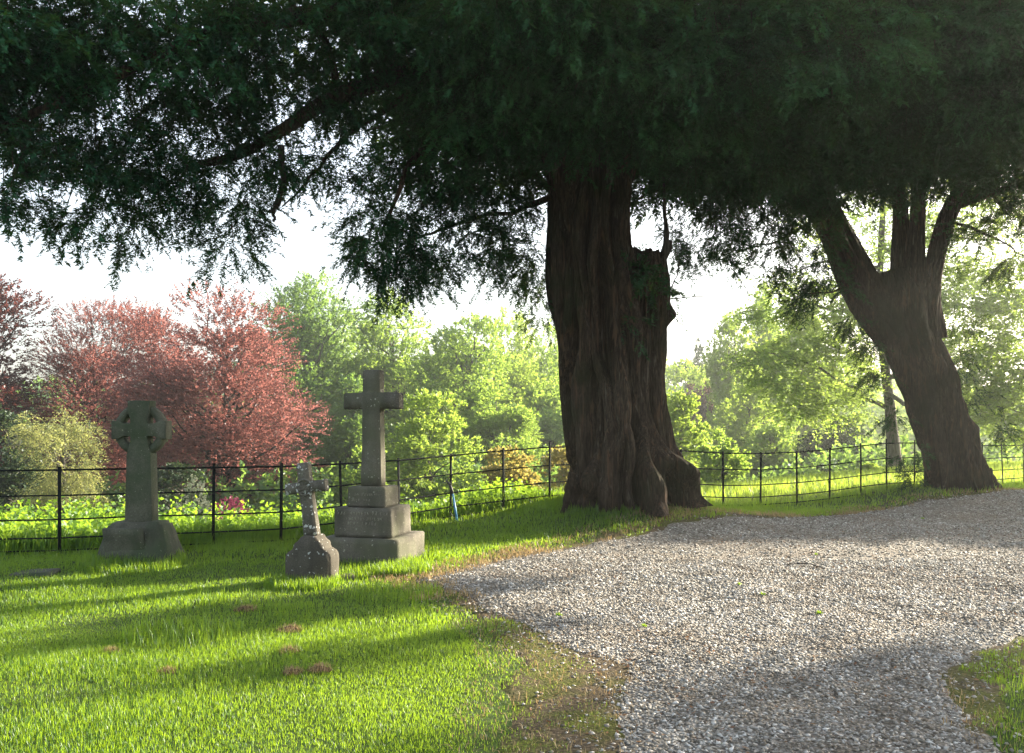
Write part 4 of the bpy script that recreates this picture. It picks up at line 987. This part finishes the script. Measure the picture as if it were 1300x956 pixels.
# small leaning cross with lichen
d = 9.65
cx = P(398, 700, d)[0]
root = empty('lichen_cross', (cx, d, float(gh(cx, d)) - .03), radians(-9), label='small lichen spotted stone cross tilting left on dark stepped pedestal by the lawn', cat='gravestone')
b = MB()
prof = [(-.27, -.12), (.255, -.12), (.25, .33), (.235, .375), (.155, .42), (.150, .475), (.105, .505), (.075, .56), (-.085, .56), (-.125, .505), (-.17, .475), (-.175, .42), (-.25, .375), (-.27, .33)]
b.prism(prof, -.15, .13)
o = b.build('pedestal', M['stone_small_base'], root); rough(o, .005, 5, 8, 9)
b = MB()
prof = [(-.085, .0), (.075, .0), (.066, .44), (.072, .49), (.215, .487), (.235, .48), (.235, .615), (.215, .612), (.068, .612), (.062, .82), (-.062, .825), (-.068, .615), (-.215, .612), (-.232, .62), (-.232, .485), (-.215, .49), (-.072, .49), (-.066, .44)]
b.prism(prof, -.06, .06)
cr = b.build('cross', M['stone_small'], root); rough(cr, .004, 5, 9, 10)
cr.location = (-.005, -.01, .545); cr.rotation_euler = (0, radians(-7.5), 0)
b = MB()
t2 = np.linspace(0, 2 * pi, 33)
b.tube(np.c_[.088 * np.cos(t2), np.full(33, -.068), .55 + .088 * np.sin(t2)], .012, 6, cap=False)
for q in range(4):
    a = q * pi / 4; u_ = np.linspace(-1, 1, 15)
    b.tube(np.c_[.08 * u_ * cos(a) - .02 * np.sin(u_ * pi) * sin(a), np.full(15, -.066), .55 + .08 * u_ * sin(a) + .02 * np.sin(u_ * pi) * cos(a)], .009, 6)
b.build('carved_roundel', M['stone_small'], cr, smooth=True)

# flat slabs lying in the grass
def slab(name, label, px, py, w, l, h, rz, mat):
    x, y = flat(px, py, 0)
    b = MB(); b.box((0, 0, h / 2 - .03), (w, l, h)); o = b.build(name, mat); rough(o, .006, 4, 7, int(px))
    o.location = (x, y, float(gh(x, y))); o.rotation_euler = (radians(2), radians(-1.5), rz)
    return tag(o, label, 'stone')
slab('ledger_stone', 'flat grey slab half sunk in shaded grass left of the wheel headed cross', 44, 733, .46, .30, .06, .1, M['stone_celtic'])
slab('kerb_stone', 'small flat stone in the grass at the right foot of the lichen spotted cross', 441, 733, .17, .2, .09, .3, M['stone_latin'])

# clods of soil and dead grass on the lawn
for (px, py, r, lab) in ((368, 801, .075, 'largest brown clod of dead turf on the sunny lawn'), (312, 776, .07, 'flat brown clod in the lawn below the shadow of the lichen spotted cross'), (367, 829, .05, 'small brown clod in the lawn below the largest clod'),
                    (142, 829, .035, 'tiny brown clod on the lawn left of the other clods'), (212, 853, .04, 'brown clod near the bottom of the lawn, left of a pair of clods'), (372, 856, .045, 'brown clod beside another near the bottom of the lawn'), (406, 853, .055, 'wide flat brown clod near the bottom of the lawn')):
    x, y = flat(px, py, 0); z = float(gh(x, y))
    n = 240; a = RNG.uniform(0, 2 * pi, n); rr = r * 1.5 * np.sqrt(RNG.random(n)); sx, sy = rr * np.cos(a), rr * np.sin(a) * .8
    b = MB(); stones(b, sx, sy, np.exp(-(rr / r) ** 2) * r * .42, RNG.uniform(.006, .02, n), .8)
    n = 160; a = RNG.uniform(0, 2 * pi, n); rr = r * 1.5 * np.sqrt(RNG.random(n)); bx, by = rr * np.cos(a), rr * np.sin(a)
    blades(b, bx, by, np.exp(-(rr / r) ** 2) * r * .4, RNG.uniform(.02, .06, n), RNG.uniform(.001, .0025, n), 1.2, 1)
    o = b.build('soil_clod', [M['soil'], M['straw']]); o.location = (x, y, z)
    tag(o, lab, 'soil clod', 'clods of soil on the lawn')
# weeds in the gravel
for (px, py, s, lab) in ((710, 785, 1.0, 'green weed in the gravel nearest the moss patch'), (818, 797, .8, 'small green weed in the gravel right of the nearest one'), (969, 757, .9, 'green weed in the sunny middle of the gravel'), (1040, 781, .9, 'yellow green weed low in the gravel on the right'),
                    (939, 746, .7, 'smallest weed in the sunny middle of the gravel'), (1171, 661, 1.0, 'green weed in the gravel in front of the leaning yew'), (1036, 705, .8, 'weed in the shaded far part of the gravel')):
    x, y = flat(px, py, .02); n = int(40 * s)
    a = RNG.uniform(0, 2 * pi, n); rr = .03 * s * np.sqrt(RNG.random(n))
    b = MB(); blades(b, rr * np.cos(a), rr * np.sin(a), np.zeros(n), RNG.uniform(.012, .035, n), RNG.uniform(.003, .005, n), 1.0)
    o = b.build('weed_tuft', M['grass']); o.location = (x, y, float(gravel_z(x, y)) + .005); tag(o, lab, 'weed', 'weeds growing through the gravel')
# twigs
for pts, d, lab in (([(1124, 646), (1130, 641), (1128, 645), (1121, 650), (1116, 652)], 0, 'curved dark twig on the grass edge left of the leaning yew'), ([(1000, 716), (1025, 718), (1048, 721)], 0, 'thin straight twig lying on the far shaded gravel')):
    q = [flat(*p, .05) for p in pts]; c = np.mean(q, 0); zc = float(gh(*c)) + .05
    b = MB(); b.tube([(x - c[0], y - c[1], .02 + .03 * math.sin(i * 1.7)) for i, (x, y) in enumerate(q)], .006, 6)
    o = b.build('fallen_twig', M['dead_bark'], smooth=True); o.location = (c[0], c[1], zc - .02); tag(o, lab, 'twig', 'twigs lying by the drive')
# blue handled tool leaning on a fence post
bx, by = -1.0, 14.55; bz = float(gh(bx, by))
root = empty('garden_tool', (bx, by, bz), label='blue shafted tool with dark hooked head leaning on the fence right of the tall cross', cat='tool')
b = MB(); b.tube([(.08, -.06, 0), (.045, 0, .22), (.0, .05, .46)], [.022, .019, .017], 10); b.build('shaft', M['blue_paint'], root, smooth=True)
b = MB(); b.tube([(.002, .048, .45), (-.03, .08, .55), (-.065, .1, .62), (-.095, .1, .66), (-.10, .1, .60)], [.022, .026, .022, .018, .008], 10); b.build('head', M['black_plastic'], root, smooth=True)

# ------------------------------------------------------------------ haze, light, sky, camera
def haze():
    x0, x1, y0, y1, z0, z1 = -210, 230, -30, 230, -12, 17
    b = MB(); b.box(((x0 + x1) / 2, (y0 + y1) / 2, (z0 + z1) / 2), (x1 - x0, y1 - y0, z1 - z0))
    m = bpy.data.materials.new('haze'); m.use_nodes = True; nt = m.node_tree; nt.nodes.clear()
    out = nt.nodes.new('ShaderNodeOutputMaterial'); v = nt.nodes.new('ShaderNodeVolumePrincipled')
    v.inputs['Color'].default_value = (.58, .62, .60, 1); v.inputs['Density'].default_value = HAZE; v.inputs['Anisotropy'].default_value = .6
    nt.links.new(v.outputs[0], out.inputs['Volume'])
    o = b.build('haze', m); tag(o, kind='stuff', label='thin morning haze in the valley air', cat='haze')
HAZE = .0011
haze()

az, el = radians(SUN_AZ), radians(SUN_EL)
ld = bpy.data.lights.new('sun', 'SUN'); ld.energy = 5.0; ld.angle = radians(.6); ld.color = (1, .87, .68)
lo = bpy.data.objects.new('sun', ld); COL.objects.link(lo)
from mathutils import Vector
lo.rotation_euler = Vector((sin(az) * cos(el), cos(az) * cos(el), sin(el))).to_track_quat('Z', 'Y').to_euler()
lo.location = (20, 15, 20)
w = bpy.data.worlds.new('World'); SC.world = w; w.use_nodes = True; nt = w.node_tree
sk = nt.nodes.new('ShaderNodeTexSky'); sk.sky_type = 'NISHITA'; sk.sun_disc = False
sk.sun_elevation = el; sk.sun_rotation = az; sk.dust_density = 3.0; sk.air_density = 1.0; sk.ozone_density = 1.0
hs = nt.nodes.new('ShaderNodeHueSaturation'); hs.inputs['Saturation'].default_value = .5; nt.links.new(sk.outputs[0], hs.inputs['Color'])
nt.links.new(hs.outputs[0], nt.nodes['Background'].inputs[0]); nt.nodes['Background'].inputs[1].default_value = .105

cam = bpy.data.cameras.new('camera'); co = bpy.data.objects.new('camera', cam); COL.objects.link(co)
co.location = (0, 0, H); co.rotation_euler = (radians(90), 0, 0)
cam.sensor_width = 36; cam.lens = 36 * F / 1300; cam.shift_y = 61 / 1300; cam.clip_end = 3000; cam.clip_start = .05
SC.camera = co
SC.view_settings.view_transform = 'Standard'; SC.view_settings.look = 'None'; SC.view_settings.exposure = 2.38; SC.view_settings.gamma = 1
SC.view_settings.use_curve_mapping = False
cy = SC.cycles
cy.max_bounces = 6; cy.diffuse_bounces = 3; cy.glossy_bounces = 2; cy.transmission_bounces = 4; cy.transparent_max_bounces = 4; cy.volume_bounces = 0
cy.use_denoising = True; cy.use_adaptive_sampling = False; cy.denoising_prefilter = "ACCURATE"
cy.sample_clamp_indirect = 6
